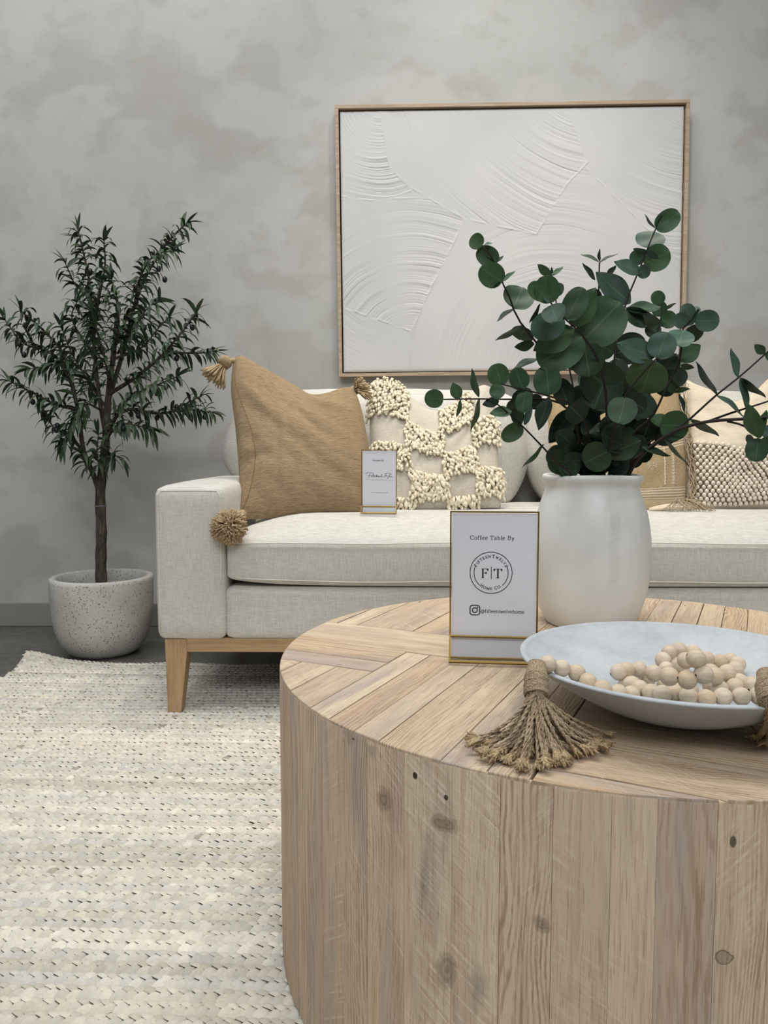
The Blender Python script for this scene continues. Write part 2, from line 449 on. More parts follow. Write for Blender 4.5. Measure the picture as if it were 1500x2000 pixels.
def m_embroid():
    """striped bands near both ends of a tan woven cover, in UV space (v up the pillow)"""
    k = NT('striped_tan_cotton', 0.95, 0.1); uv = k.coord('UV'); s = k.n('ShaderNodeSeparateXYZ'); k.l(uv, s.inputs[0])
    v = s.outputs[1]
    w = k.noise(k.scale(uv, (40, 300, 1)), 1.0, 3)
    col = k.ramp(w, [(0.35, lin('#8f7b5c')), (0.5, lin('#9f8b6a')), (0.65, lin('#ae9a79'))])
    st = k.math('MULTIPLY_ADD', k.math('SINE', k.math('MULTIPLY', v, 330.0)), 0.5, 0.5)
    st = k.ramp(st, [(0.45, 0.0), (0.6, 1.0)])
    band = k.ramp(v, [(0.075, 0.0), (0.08, 1.0), (0.155, 1.0), (0.16, 0.0)])
    band2 = k.ramp(v, [(0.455, 0.0), (0.46, 1.0), (0.52, 1.0), (0.525, 0.0)])
    bm = k.math('MULTIPLY', k.math('ADD', band, band2), st)
    col = k.mix(k.math('MULTIPLY', bm, 0.85), col, lin('#d8ccb6'))
    lowb = k.ramp(v, [(0.07, 1.0), (0.075, 0.0)])
    col = k.mix(lowb, col, lin('#c9b694'))
    k.bump(w, 0.4, 0.002)
    return k.color(col)


MAT = dict(
    wall=m_wall(), floor=m_floor(), skirting=plain('painted_skirting', '#8f8d86', 0.6),
    linen=m_linen('oatmeal_linen', '#c8c5be', '#b9b6ae', '#d2cfc8'),
    seam=plain('linen_thread', '#d9d5cb', 0.9, 0.1), dark_lining=plain('dark_lining', '#1c1b1a', 0.9, 0.1),
    tan=m_weave('tan_crinkled_cotton', '#998467', '#806b50', '#ab9678'), tan_yarn=m_yarn('tan_yarn', '#b09a7a', '#917b5b', '#cbb798'),
    cream=m_weave('cream_flatweave', '#c6beae', '#aea697', '#d6cec0', 1.7, 0.4), cream_yarn=m_yarn('cream_wool', '#e0d6bd', '#cfc3a6', '#ece4d0', 260),
    natural=m_weave('natural_cotton', '#d6cab3', '#c2b59d', '#e4dac6', 2.0, 0.4), bobble=m_yarn('bobble_wool', '#ddd3c2', '#c4b8a4', '#ebe3d6', 400),
    bobble_ground=plain('brown_jute_ground', '#75644f', 0.95, 0.05), embroid=m_embroid(), stitch=plain('white_stitching', '#e9e1cf', 0.9, 0.1),
    fringe=m_yarn('grey_beige_cord', '#a5947a', '#7e6d55', '#c4b497', 600),
    oak=m_oak('oak_leg', axis='Z'), oak_rail=m_oak('oak_rail', axis='X'), frame_oak=m_oak('frame_oak', '#b09a82', '#9a846c', '#c0ac95', 'X'),
    black=plain('black_rebate', '#15110e', 0.8), plaster=m_plaster(),
    reclaimed=m_reclaimed(), gap=plain('board_gap', '#66533f', 0.95, 0.05),
    brass=plain('polished_brass', '#a88c50', 0.28, 0.5, 1.0), paper=plain('white_card', '#eeeef3', 0.5, 0.3), ink=plain('black_ink', '#17171a', 0.6),
    greyink=plain('grey_ink', '#77777c', 0.6), glass=m_glass('clear_acrylic'),
    speckle=m_speckle(), bark=m_bark(), olive_leaf=m_attr('olive_leaf', 0.5, 0.35, 0.1, 200), olive=plain('black_olive', '#16131a', 0.3, 0.5),
    moss=plain('potting_fill', '#2a2620', 0.95), euc=m_eucalyptus(), stem=plain('dark_stem', '#231b17', 0.6, 0.3),
    vase=m_vase(), bowl=m_bowl(), bead=m_beadwood(), bead_hole=plain('bead_hole', '#33271c', 0.9, 0.05), jute=m_yarn('jute_twine', '#a08e75', '#7b6a53', '#bfae94', 700),
    jute_end=m_yarn('frayed_jute', '#a59070', '#80694a', '#c4b08d', 500),
    rug=m_attr('braided_wool', 0.95, 0.08, 0.5, 260), rug_base=plain('rug_backing', '#b3aca0', 0.95, 0.05),
)


# ------------------------------------------------------------------ mesh helpers
class MB:
    def __init__(s): s.v = []; s.f = []; s.uv = {}; s.c = {}; s.mi = []; s.n = 0

    def add(s, vs, fs, uv=None, col=None, mi=0):
        o = len(s.v); s.v.extend([tuple(p) for p in vs])
        for i, f in enumerate(fs):
            fi = len(s.f); s.f.append(tuple(a + o for a in f)); s.mi.append(mi)
            if uv is not None: s.uv[fi] = [uv[a] for a in f]
            if col is not None: s.c[fi] = col
        return s

    def grid(s, P, uv=None, col=None, flip=False, mi=0, wrap=False):
        """P[i][j] points"""
        ni, nj = len(P), len(P[0]); vs = [p for r in P for p in r]; fs = []
        for i in range(ni - 1):
            for j in range(nj - 1 + (1 if wrap else 0)):
                a, b, c, d = i * nj + j, i * nj + (j + 1) % nj, (i + 1) * nj + (j + 1) % nj, (i + 1) * nj + j
                fs.append((a, d, c, b) if flip else (a, b, c, d))
        u = [q for r in uv for q in r] if uv is not None else None
        return s.add(vs, fs, u, col, mi)

    def tube(s, pts, rad, seg=6, caps=True, col=None, mi=0):
        pts = [Vector(p) for p in pts]; n = len(pts)
        rs = rad if hasattr(rad, '__len__') else [rad] * n
        t = (pts[1] - pts[0]).normalized(); a = t.orthogonal().normalized(); rings = []
        for i in range(n):
            tt = (pts[min(i + 1, n - 1)] - pts[max(i - 1, 0)])
            if tt.length > 1e-9: tt.normalize()
            else: tt = t
            a = (a - tt * a.dot(tt)); a = a.normalized() if a.length > 1e-6 else tt.orthogonal().normalized()
            b = tt.cross(a)
            rings.append([pts[i] + (a * math.cos(2 * PI * k / seg) + b * math.sin(2 * PI * k / seg)) * rs[i] for k in range(seg)])
            t = tt
        s.grid(rings, None, col, mi=mi, wrap=True)
        if caps:
            o = len(s.v) - n * seg
            for idx, rev in ((0, 1), (n - 1, 0)):
                f = [o + idx * seg + k for k in range(seg)]
                if rev: f.reverse()
                fi = len(s.f); s.f.append(tuple(f)); s.mi.append(mi)
                if col is not None: s.c[fi] = col
        return s

    def ball(s, c, r, su=8, sv=6, sq=(1, 1, 1), col=None, mi=0, rot=None):
        c = Vector(c); P = []
        for i in range(sv + 1):
            th = PI * i / sv; row = []
            for j in range(su):
                ph = 2 * PI * j / su
                q = Vector((math.sin(th) * math.cos(ph) * sq[0], math.sin(th) * math.sin(ph) * sq[1], math.cos(th) * sq[2])) * r
                if rot is not None: q = rot @ q
                row.append(c + q)
            P.append(row)
        return s.grid(P, None, col, mi=mi, wrap=True, flip=True)

    def box(s, lo, hi, M=None, col=None, mi=0):
        x0, y0, z0 = lo; x1, y1, z1 = hi
        vs = [Vector(p) for p in ((x0, y0, z0), (x1, y0, z0), (x1, y1, z0), (x0, y1, z0), (x0, y0, z1), (x1, y0, z1), (x1, y1, z1), (x0, y1, z1))]
        if M is not None: vs = [M @ p for p in vs]
        return s.add(vs, [(0, 3, 2, 1), (4, 5, 6, 7), (0, 1, 5, 4), (1, 2, 6, 5), (2, 3, 7, 6), (3, 0, 4, 7)], None, col, mi)

    def lathe(s, prof, c=(0, 0, 0), seg=64, wob=None):
        P = []
        for r, z in prof:
            P.append([Vector((c[0] + r * math.cos(2 * PI * k / seg), c[1] + r * math.sin(2 * PI * k / seg), c[2] + z)) for k in range(seg)])
        if wob: P = [[wob(p) for p in row] for row in P]
        return s.grid(P, wrap=True)

    def build(s, name, mat, parent=None, smooth=True, sharp=None, bevel=0.0, bseg=2, attr='tint', weld=True):
        me = bpy.data.meshes.new(name)
        off = parent_world(parent) if parent else Vector((0, 0, 0))
        if not parent: pass
        me.from_pydata([(p[0] - off.x, p[1] - off.y, p[2] - off.z) for p in s.v], [], s.f)
        mats = mat if isinstance(mat, (list, tuple)) else [mat]
        for m in mats: me.materials.append(MAT[m] if isinstance(m, str) else m)
        if len(mats) > 1: me.polygons.foreach_set('material_index', s.mi)
        if s.uv:
            ul = me.uv_layers.new(name='UVMap')
            for fi, q in s.uv.items():
                ls = me.polygons[fi].loop_start
                for i, u in enumerate(q): ul.data[ls + i].uv = u[:2]
        if s.c:
            ca = me.color_attributes.new(attr, 'FLOAT_COLOR', 'CORNER')
            for fi, c in s.c.items():
                p = me.polygons[fi]
                for li in range(p.loop_start, p.loop_start + p.loop_total): ca.data[li].color = c
        me.polygons.foreach_set('use_smooth', [smooth] * len(me.polygons))
        me.update()
        o = bpy.data.objects.new(name, me); COL.objects.link(o)
        if parent: o.parent = parent
        if sharp is not None:
            me.set_sharp_from_angle(angle=R(sharp))
        if bevel:
            b = o.modifiers.new('bevel', 'BEVEL'); b.width = bevel; b.segments = bseg; b.limit_method = 'ANGLE'; b.angle_limit = R(40)
        return o


def parent_world(p):
    v = Vector(p.location)
    while p.parent: p = p.parent; v += Vector(p.location)
    return v


def thing(name, label, cat, loc, group=None):
    o = bpy.data.objects.new(name, None); COL.objects.link(o); o.location = loc
    o.empty_display_size = 0.05
    o['label'] = label; o['category'] = cat
    if group: o['group'] = group
    return o


def tag(o, label, cat, group=None):
    o['label'] = label; o['category'] = cat
    if group: o['group'] = group
    return o


def struct(o): o['kind'] = 'structure'; return o


def smooth_curve(pts, n=8):
    """Catmull-Rom through points (Vectors of any size)"""
    pts = [Vector(p) for p in pts]
    if len(pts) == 2: return [pts[0].lerp(pts[1], i / n) for i in range(n + 1)]
    P = [pts[0] * 2 - pts[1]] + pts + [pts[-1] * 2 - pts[-2]]; out = []
    for i in range(1, len(P) - 2):
        a, b, c, d = P[i - 1:i + 3]
        for k in range(n):
            t = k / n
            out.append(0.5 * ((2 * b) + (c - a) * t + (2 * a - 5 * b + 4 * c - d) * t * t + (3 * b - a - 3 * c + d) * t ** 3))
    out.append(pts[-1]); return out


def resample(pts, n):
    L = [0.0]
    for a, b in zip(pts, pts[1:]): L.append(L[-1] + (b - a).length)
    out = []; j = 0
    for i in range(n):
        s = L[-1] * i / (n - 1)
        while j < len(L) - 2 and L[j + 1] < s: j += 1
        t = (s - L[j]) / max(1e-9, L[j + 1] - L[j]); out.append(pts[j].lerp(pts[j + 1], min(1, max(0, t))))
    return out


def hnoise(x, y, seed=0):
    """cheap smooth 2-D noise in [-1,1]"""
    s = 0.0
    rnd = random.Random(seed)
    for k in range(5):
        a, b, c = rnd.uniform(-1, 1), rnd.uniform(-1, 1), rnd.uniform(0, 6.28)
        s += math.sin(x * a * (2 + k) + y * b * (2 + k) + c) / (1 + 0.4 * k)
    return s / 2.2


def soft_box(mb, c, h, r, bulge=(0, 0, 0), n=14, f=None, mi=0):
    """rounded box, half sizes h, corner radius r, faces bulged outward"""
    c = Vector(c); h = Vector(h)
    for ax in range(3):
        for sg in (-1, 1):
            u, v = (ax + 1) % 3, (ax + 2) % 3; P = []
            def par(i):  # denser near edges
                t = i / n * 2 - 1; return math.sin(t * PI / 2)
            for i in range(n + 1):
                row = []
                for j in range(n + 1):
                    q = [0, 0, 0]; q[ax] = sg * h[ax]; q[u] = par(i) * h[u]; q[v] = par(j) * h[v]
                    inner = Vector([max(-(h[a] - r), min(h[a] - r, q[a])) for a in range(3)])
                    d = Vector(q) - inner
                    p = inner + (d.normalized() * r if d.length > 1e-9 else d)
                    for a in range(3):
                        b, e = (a + 1) % 3, (a + 2) % 3
                        w = max(0, 1 - (p[b] / h[b]) ** 2) * max(0, 1 - (p[e] / h[e]) ** 2)
                        p[a] += bulge[a] * (p[a] / h[a]) * math.sqrt(w)
                    p = c + p
                    if f: p = f(p)
                    row.append(p)
                P.append(row)
            mb.grid(P, mi=mi, flip=(sg < 0))
    return mb


def weld(o, d=0.0004):
    bm = bmesh.new(); bm.from_mesh(o.data); bmesh.ops.remove_doubles(bm, verts=bm.verts, dist=d)
    bmesh.ops.recalc_face_normals(bm, faces=bm.faces); bm.to_mesh(o.data); bm.free(); return o


# ================================================================== SETTING
FZ = -0.012      # floor level; z = 0 is the top of the rug
WALL_Y = 3.12
m = MB(); m.box((-4.5, -1.5, FZ - 0.1), (4.5, WALL_Y + 0.15, FZ)); struct(m.build('floor', 'floor', smooth=False))
m = MB(); m.box((-4.5, WALL_Y, FZ), (4.5, WALL_Y + 0.15, 4.6)); struct(m.build('wall_back', 'wall', smooth=False))
m = MB(); m.box((-4.5, WALL_Y - 0.014, FZ), (4.5, WALL_Y + 0.01, 0.085)); struct(m.build('baseboard_back', 'skirting', smooth=False, bevel=0.003))


# ================================================================== RUG
def make_rug():
    rng = np.random.default_rng(3)
    ang = R(-1.2); cx, cy = -1.225, 2.535            # rug's back left corner
    W, Ln, pitch, step = 3.0, 2.35, 0.0245, 0.0150
    ux = np.array([math.cos(ang), math.sin(ang)]); uy = np.array([math.sin(ang), -math.cos(ang)])

    def lift(s, t):
        d2 = (s / 0.11) ** 2 + (t / 0.075) ** 2
        return 0.040 * np.exp(-d2) + 0.004 * np.exp(-(t / 0.05) ** 2) * np.sin(s * 9.0) ** 2 + 0.0012 * np.sin(s * 5 + t * 7)

    rows = int(Ln / pitch); V = []; F = []; C = []; nv = 0
    NS, NC = 6, 4
    sp = np.linspace(0, 1, NS); cp = np.linspace(-1, 1, NC)
    pal = np.array([lin(h)[:3] for h in ('#dcd6c9', '#d3cdc1', '#e3ddd0', '#cfc8ba', '#c6c3bb', '#d9d1c0', '#bdb6a8', '#cbc9c2')])
    faces = []
    for i in range(NS - 1):
        for j in range(NC - 1):
            a = i * NC + j; faces.append((a, a + NC, a + NC + 1, a + 1))
    faces = np.array(faces)
    for r in range(rows):
        t0 = (r + 0.5) * pitch
        k = int(W / step); ph = rng.random() * step
        rowtint = 1 + rng.normal(0, 0.025); rowcol = pal[rng.integers(len(pal))]
        for side in (-1, 1):
            s0 = np.arange(k) * step + ph + (0.5 * step if side > 0 else 0) + rng.normal(0, 0.0012, k)
            n = len(s0)
            tw = 1 + rng.normal(0, 0.10, (n, 1, 1))
            A = sp[None, :, None]; B = cp[None, None, :]
            # a strand leans from the row edge in to the centre line and tucks under its neighbour
            bow = np.sin(np.clip(A * 0.92 + 0.06, 0, 1) * PI) ** 0.6
            al = R(33) + rng.normal(0, 0.07, (n, 1, 1))
            ln = 0.0270
            cs, sn = np.cos(al), np.sin(al)
            ss = s0[:, None, None] + (A - 0.5) * ln * cs + B * bow * 0.0071 * tw * sn
            tt = t0 + side * (0.0118 - A * ln * sn * 0.86) + side * B * bow * 0.0071 * tw * cs
            zz = -0.0082 + 0.0086 * bow * np.sqrt(np.clip(1 - 0.60 * B ** 2, 0, 1)) - 0.0022 * B - 0.003 * np.clip(A - 0.6, 0, 1) + rng.normal(0, 0.0004, (n, 1, 1))
            zz = zz + lift(ss, tt)
            x = cx + ux[0] * ss + uy[0] * tt; y = cy + ux[1] * ss + uy[1] * tt
            V.append(np.stack([x, y, zz], -1).reshape(-1, 3))
            F.append((faces[None] + (nv + np.arange(n) * NS * NC)[:, None, None]).reshape(-1, 4)); nv += n * NS * NC
            base = rowcol[None] * 0.55 + pal[rng.integers(0, len(pal), n)] * 0.45
            base = base * rowtint * (1 + rng.normal(0, 0.05, (n, 1)))
            dk = rng.random(n) < 0.006
            base[dk] = base[dk] * 0.5 + 0.5 * np.array(lin('#84755e')[:3]) * rng.uniform(0.5, 1.1, (dk.sum(), 1))
            C.append(np.repeat(base, len(faces), 0))
    V = np.concatenate(V); F = np.concatenate(F); C = np.clip(np.concatenate(C), 0, 1)
    me = bpy.data.meshes.new('braid')
    me.vertices.add(len(V)); me.vertices.foreach_set('co', V.astype(np.float32).ravel())
    me.loops.add(F.size); me.loops.foreach_set('vertex_index', F.astype(np.int32).ravel())
    me.polygons.add(len(F)); me.polygons.foreach_set('loop_start', np.arange(0, F.size, 4, dtype=np.int32))
    me.update(calc_edges=True)
    me.polygons.foreach_set('use_smooth', np.ones(len(F), bool))
    ca = me.color_attributes.new('tint', 'FLOAT_COLOR', 'FACE' if False else 'CORNER')
    cc = np.concatenate([C, np.ones((len(C), 1))], 1)
    ca.data.foreach_set('color', np.repeat(cc, 4, 0).astype(np.float32).ravel())
    me.materials.append(MAT['rug'])
    root = thing('braided_rug', 'large ivory braided wool rug with one curled corner, under the sofa legs and round table', 'rug', (0, 1.4, 0))
    o = bpy.data.objects.new('braid', me); COL.objects.link(o); o.parent = root; o.location = -Vector(root.location)
    b = MB(); P = []
    N = 60
    for i in range(N + 1):
        row = []
        for j in range(N + 1):
            s, t = W * i / N, Ln * (j / N) ** 1.3
            row.append((cx + ux[0] * s + uy[0] * t, cy + ux[1] * s + uy[1] * t, -0.0052 + float(lift(s, t))))
        P.append(row)
    Q = [[(p[0], p[1], p[2] - 0.0042) for p in r] for r in P]
    b.grid(P, flip=True); b.grid(Q)
    for a in (0, N):
        b.grid([P[a], Q[a]], flip=(a == 0)); b.grid([[r[a] for r in P], [r[a] for r in Q]], flip=(a == N))
    b.build('backing', 'rug_base', root)


make_rug()


# ================================================================== SOFA
SX0, SX1, SY0, SY1 = -0.635, 1.575, 2.03, 2.99
ARM_W, ARM_Z, BASE_Z0, BASE_Z1 = 0.188, 0.612, 0.202, 0.345
sofa = thing('sofa', 'long oatmeal linen sofa with one bench seat and oak legs against the wall', 'sofa', (0.47, 2.5, 0))
for sx, x0 in ((0, SX0), (1, SX1 - ARM_W)):
    m = MB()
    soft_box(m, (x0 + ARM_W / 2, (SY0 + SY1 - 0.02) / 2, (BASE_Z0 + ARM_Z) / 2), (ARM_W / 2, (SY1 - SY0 - 0.02) / 2, (ARM_Z - BASE_Z0) / 2), 0.024, (0.003, 0.004, 0.010), 14)
    a = weld(m.build('arm', 'linen', sofa))
    # welt seam round the arm's front panel
    m = MB(); fx0, fx1 = x0 + 0.011, x0 + ARM_W - 0.011
    path = [(fx0, SY0 + 0.002, BASE_Z0 + 0.02), (fx0, SY0 + 0.002, ARM_Z - 0.05), (fx0 + 0.001, SY0 + 0.002, ARM_Z - 0.024), (fx0 + 0.008, SY0 + 0.003, ARM_Z - 0.014), (fx0 + 0.022, SY0 + 0.003, ARM_Z - 0.010), (fx1 - 0.022, SY0 + 0.003, ARM_Z - 0.010), (fx1 - 0.008, SY0 + 0.003, ARM_Z - 0.014), (fx1 - 0.001, SY0 + 0.002, ARM_Z - 0.024), (fx1, SY0 + 0.002, ARM_Z - 0.05), (fx1, SY0 + 0.002, BASE_Z1 + 0.004)]
    m.tube(smooth_curve(path, 6), 0.0016, 5); m.build('seam', 'seam', a)
m = MB(); soft_box(m, ((SX0 + SX1) / 2, SY0 + 0.40, (BASE_Z0 + BASE_Z1) / 2), ((SX1 - SX0) / 2 - ARM_W + 0.004, 0.394, (BASE_Z1 - BASE_Z0) / 2), 0.018, (0, 0.003, 0), 14)
weld(m.build('seat_base', 'linen', sofa))
m = MB(); soft_box(m, ((SX0 + SX1) / 2, SY1 - 0.07, (BASE_Z0 + 0.80) / 2), ((SX1 - SX0) / 2 - ARM_W + 0.004, 0.066, (0.80 - BASE_Z0) / 2), 0.03, (0, 0, 0), 12)
weld(m.build('backrest', 'linen', sofa))
# bench cushion: crowned top, left front corner lifts a little from the base
CX0, CX1 = SX0 + ARM_W + 0.002, SX1 - ARM_W - 0.002


def seat_z(x, y):
    t = (x - CX0) / (CX1 - CX0); s = (y - (SY0 + 0.005)) / 0.68
    ex = min(1.0, max(0, t) / 0.12, max(0, 1 - t) / 0.12); ex = math.sin(ex * PI / 2)
    ey = min(1.0, max(0, s) / 0.28); ey = math.sin(ey * PI / 2)
    return 0.470 + 0.047 * ex * ey + 0.011 * ey


def seatf(p):
    t = (p.x - CX0) / (CX1 - CX0); tt = min(1, max(0, t))
    zr = (p.z - 0.345) / 0.125
    if zr > 0.75: p.z += (seat_z(p.x, p.y) - 0.470) * min(1, (zr - 0.75) / 0.25)
    if zr < 0.4:
        p.z += 0.020 * math.exp(-tt / 0.05) * (0.4 - zr) / 0.4 - 0.004 * math.sin(tt * PI) * (0.4 - zr)
    return p


m = MB(); soft_box(m, ((CX0 + CX1) / 2, SY0 + 0.345, 0.4085), ((CX1 - CX0) / 2, 0.342, 0.0615), 0.018, (0.002, 0.010, 0.0), 40, seatf)
cush = weld(m.build('seat_cushion', 'linen', sofa))
m = MB()
for zz, yy in ((0.4625, SY0 - 0.0045), (0.362, SY0 - 0.004)):
    pts = []
    for i in range(60):
        t = i / 59; x = CX0 + 0.012 + t * (CX1 - CX0 - 0.024)
        z = zz + 0.0015 * math.sin(t * 23) + (0.010 * math.exp(-t / 0.05) if zz < 0.4 else 0.003 * math.sin(t * PI))
        e = min(t, 1 - t); y = yy + 0.016 * math.exp(-e / 0.006) - 0.0036 * min(1, e / 0.2)
        pts.append((x, y, z))
    m.tube(pts, 0.0022 if zz > 0.4 else 0.0014, 6)
m.build('piping', 'seam', cush)


def back_cushion(x0, x1, y0, z0, z1, seed):
    m = MB(); rnd = random.Random(seed)
    cx, hx = (x0 + x1) / 2, (x1 - x0) / 2; cz, hz = (z0 + z1) / 2, (z1 - z0) / 2

    def f(p):
        u, w = (p.x - cx) / hx, (p.z - cz) / hz
        p.x -= (0.170 if x0 < -0.5 and u < 0 else 0.050) * u * (max(0, -w) ** 2.0)          # lower corners draw in
        p.x -= (0.075 if w > 0 and x0 < -0.5 and u < 0 else 0.030) * u * (w ** 2) * abs(u)
        p.z -= 0.015 * (u ** 4) * (1 if w > 0 else 0)
        p.z += 0.004 * hnoise(p.x * 6, p.y * 4, seed) * max(0, w)
        p.y += 0.004 * hnoise(p.x * 9, p.z * 9, seed + 1)
        p.y += 0.16 * (p.z - z0) + 0.015 * 0             # leans back
        return p
    soft_box(m, (cx, y0 + 0.075, cz), (hx, 0.07, hz), 0.05, (0.012, 0.055, 0.012), 22, f)
    o = weld(m.build('back_cushion', 'linen', sofa))
    # piped edge
    s = MB(); loop = []
    for k in range(49):
        a = 2 * PI * k / 48; u = max(-1, min(1, 1.25 * math.cos(a))); w = max(-1, min(1, 1.25 * math.sin(a)))
        p = f(Vector((cx + u * (hx - 0.012), y0 + 0.040, cz + w * (hz - 0.012)))); loop.append(p)
    s.tube(loop, 0.003, 5, caps=False); s.build('piping', 'linen', o)


back_cushion(-0.600, 0.468, 2.66, 0.500, 0.915, 5)
back_cushion(0.474, 1.475, 2.66, 0.500, 0.908, 9)
for lx, sx in ((SX0 + 0.02, 1), (SX1 - 0.02, -1)):
    for ly, sy in ((SY0 + 0.008, 1), (SY1 - 0.04, -1)):
        m = MB(); W_, w_ = 0.058, 0.036; D_, d_ = 0.055, 0.040
        def ring(z, w, d): return [(lx, ly, z), (lx + sx * w, ly, z), (lx + sx * w, ly + sy * d, z), (lx, ly + sy * d, z)]
        vs = ring(0.0, w_, d_) + ring(0.165, W_, D_) + ring(BASE_Z0, W_, D_)
        # outer face also steps in slightly towards the foot
        vs = [(v[0] + sx * (0.004 * (1 - v[2] / BASE_Z0)), v[1], v[2]) for v in vs]
        fs = [(0, 3, 2, 1), (8, 9, 10, 11)]
        for b in (0, 4):
            for k in range(4): fs.append((b + k, b + (k + 1) % 4, b + 4 + (k + 1) % 4, b + 4 + k))
        m.add(vs, fs); weld(m.build('leg', 'oak', sofa, smooth=False, bevel=0.002))
m = MB(); m.box((SX0 + 0.076, SY0 + 0.014, 0.166), (SX1 - 0.076, SY0 + 0.040, 0.204)); m.build('front_rail', 'oak_rail', sofa, smooth=False, bevel=0.0015)
for x in (SX0 + 0.026, SX1 - 0.05):
    m = MB(); m.box((x, SY0 + 0.06, 0.166), (x + 0.024, SY1 - 0.10, 0.204)); m.build('side_rail', 'oak_rail', sofa, smooth=False, bevel=0.0015)
m = MB(); m.box((SX0 + 0.06, SY0 + 0.05, 0.190), (SX1 - 0.06, SY1 - 0.08, 0.2035)); m.build('dust_cover', 'dark_lining', sofa, smooth=False)


# ================================================================== WALL ART
def make_art():
    W, Hh, D, fw = 1.352, 1.028, 0.042, 0.0135
    cx, cz, yb = 0.4555, 1.5165, WALL_Y - 0.012
    rot = Matrix.Rotation(-0.0105, 3, 'Y')
    root = thing('framed_canvas', 'large white textured plaster canvas in slim oak floating frame on the wall', 'wall art', (cx, yb, cz))
    def T(x, y, z): return Vector((cx, yb, cz)) + rot @ Vector((x, y, z))
    def bar(x0, x1, z0, z1, y0, y1): 
        q = MB(); q.box((x0, y0, z0), (x1, y1, z1)); q.v = [tuple(T(*v)) for v in q.v]; return q
    f = MB()
    for a in ((-W / 2, W / 2, Hh / 2 - fw, Hh / 2), (-W / 2, W / 2, -Hh / 2, -Hh / 2 + fw)):
        b = bar(*a, -D, 0); f.add(b.v, b.f)
    for a in ((-W / 2, -W / 2 + fw, -Hh / 2 + fw, Hh / 2 - fw), (W / 2 - fw, W / 2, -Hh / 2 + fw, Hh / 2 - fw)):
        b = bar(*a, -D + 0.0004, 0); f.add(b.v, b.f)
    f.build('frame', 'frame_oak', root, smooth=False, bevel=0.001)
    b = bar(-W / 2 + fw, W / 2 - fw, -Hh / 2 + fw, Hh / 2 - fw, -0.006, 0.0); b.build('backing', 'black', root, smooth=False)
    # plaster relief: comb strokes swept about six centres (crop pixels of a 1500 x 1212 sheet)
    cw, ch = W - 2 * fw - 0.010, Hh - 2 * fw - 0.012
    NX, NZ = 720, 550
    U, Vv = np.meshgrid(np.linspace(0, 1, NX), np.linspace(0, 1, NZ))
    px = 50 + U * 1380; py = 95 + (1 - Vv) * 1040
    rng = np.random.default_rng(8)
    def comb(r, seed, fine=4.0):
        g = np.random.default_rng(seed); n = 4000; a = np.zeros(n)
        for per, amp in ((fine * 1.0, 0.5), (fine * 2.6, 0.8), (fine * 6, 0.8), (fine * 15, 0.7)):
            kx = np.arange(0, n, per); a += amp * np.interp(np.arange(n), kx, g.normal(0, 1, len(kx)))
        # a few deep grooves
        for q in g.integers(0, n, 26 if fine < 6 else 14): a -= 4.2 * np.exp(-((np.arange(n) - q) / 1.9) ** 2) 
        return np.interp(np.clip(r * 2, 0, n - 1), np.arange(n), a)
    zones = [((1100, -150), 11, 4.0), ((1500, -100), 12, 5.0), ((210, 60), 13, 4.0), ((330, 1050), 14, 4.2), ((330, 560), 15, 6.0), ((900, 1130), 16, 9.0)]
    Rr = [np.hypot(px - c[0], py - c[1]) for c, _, _ in zones]
    wob = 10 * np.sin(px / 97.0 + py / 61.0) + 6 * np.sin(px / 31.0 - py / 43.0)
    Hs = []
    for (c, sd, fn), r in zip(zones, Rr):
        th = np.arctan2(py - c[1], px - c[0])
        fade = 0.55 + 0.45 * np.sin(th * 5 + sd) 
        Hs.append(comb(r + wob * 0.25, sd, fn) * fade)
    zid = np.full(px.shape, 5)
    b4 = np.interp(py, [430, 540, 620, 770, 960, 1135], [560, 540, 505, 425, 335, 318])
    zid[(px < b4) & (py > 440)] = 3
    zid[(px < b4) & (py > 875 + (px - 60) * 0.36)] = 4
    lowe = np.interp(px, [212, 245, 320, 540, 700, 850], [110, 310, 390, 520, 560, 592])
    righ = np.interp(py, [95, 130, 310, 390, 590], [955, 970, 1045, 965, 840])
    zid[(py < lowe) & (px > 205) & (px < righ)] = 0
    zid[(px >= righ) & (py < 330 + (px - 1040) * 0.98) & (px > 955)] = 1
    l1 = np.interp(py, [95, 110, 310, 410, 445], [212, 212, 243, 335, 200])
    zid[(px < l1) & (py < 385 + 60 * np.cos((px - 200) / 190))] = 2
    amp = [1.0, 0.75, 1.25, 1.0, 0.6, 0.55]
    Z = np.zeros(px.shape)
    for i in range(6): Z = np.where(zid == i, Hs[i] * amp[i] * 0.00050, Z)
    e = np.zeros(px.shape); e[1:, :] += zid[1:, :] != zid[:-1, :]; e[:, 1:] += zid[:, 1:] != zid[:, :-1]
    e = np.clip(e, 0, 1); eb = e.copy()
    for s in (1, 2):
        for ax in (0, 1): eb = np.maximum(eb, np.roll(e, s, ax) * (1 - 0.3 * s)); eb = np.maximum(eb, np.roll(e, -s, ax) * (1 - 0.3 * s))
    Z += eb * 0.0012 * (0.5 + 0.5 * np.sin(px / 23 + py / 17))
    Z += 0.0005 * np.sin(px / 140 + 1) * np.cos(py / 120)
    edge = np.minimum(np.minimum(U, 1 - U) * cw, np.minimum(Vv, 1 - Vv) * ch)
    yf = -0.033 - Z + 0.004 * np.exp(-edge / 0.0035)
    x = (U - 0.5) * cw; z = (Vv - 0.5) * ch - 0.001
    pts = np.stack([x, yf, z], -1).reshape(-1, 3)
    Rm = np.array(rot); pts = pts @ Rm.T
    idx = np.arange(NX * NZ).reshape(NZ, NX)
    F = np.stack([idx[:-1, :-1], idx[:-1, 1:], idx[1:, 1:], idx[1:, :-1]], -1).reshape(-1, 4)
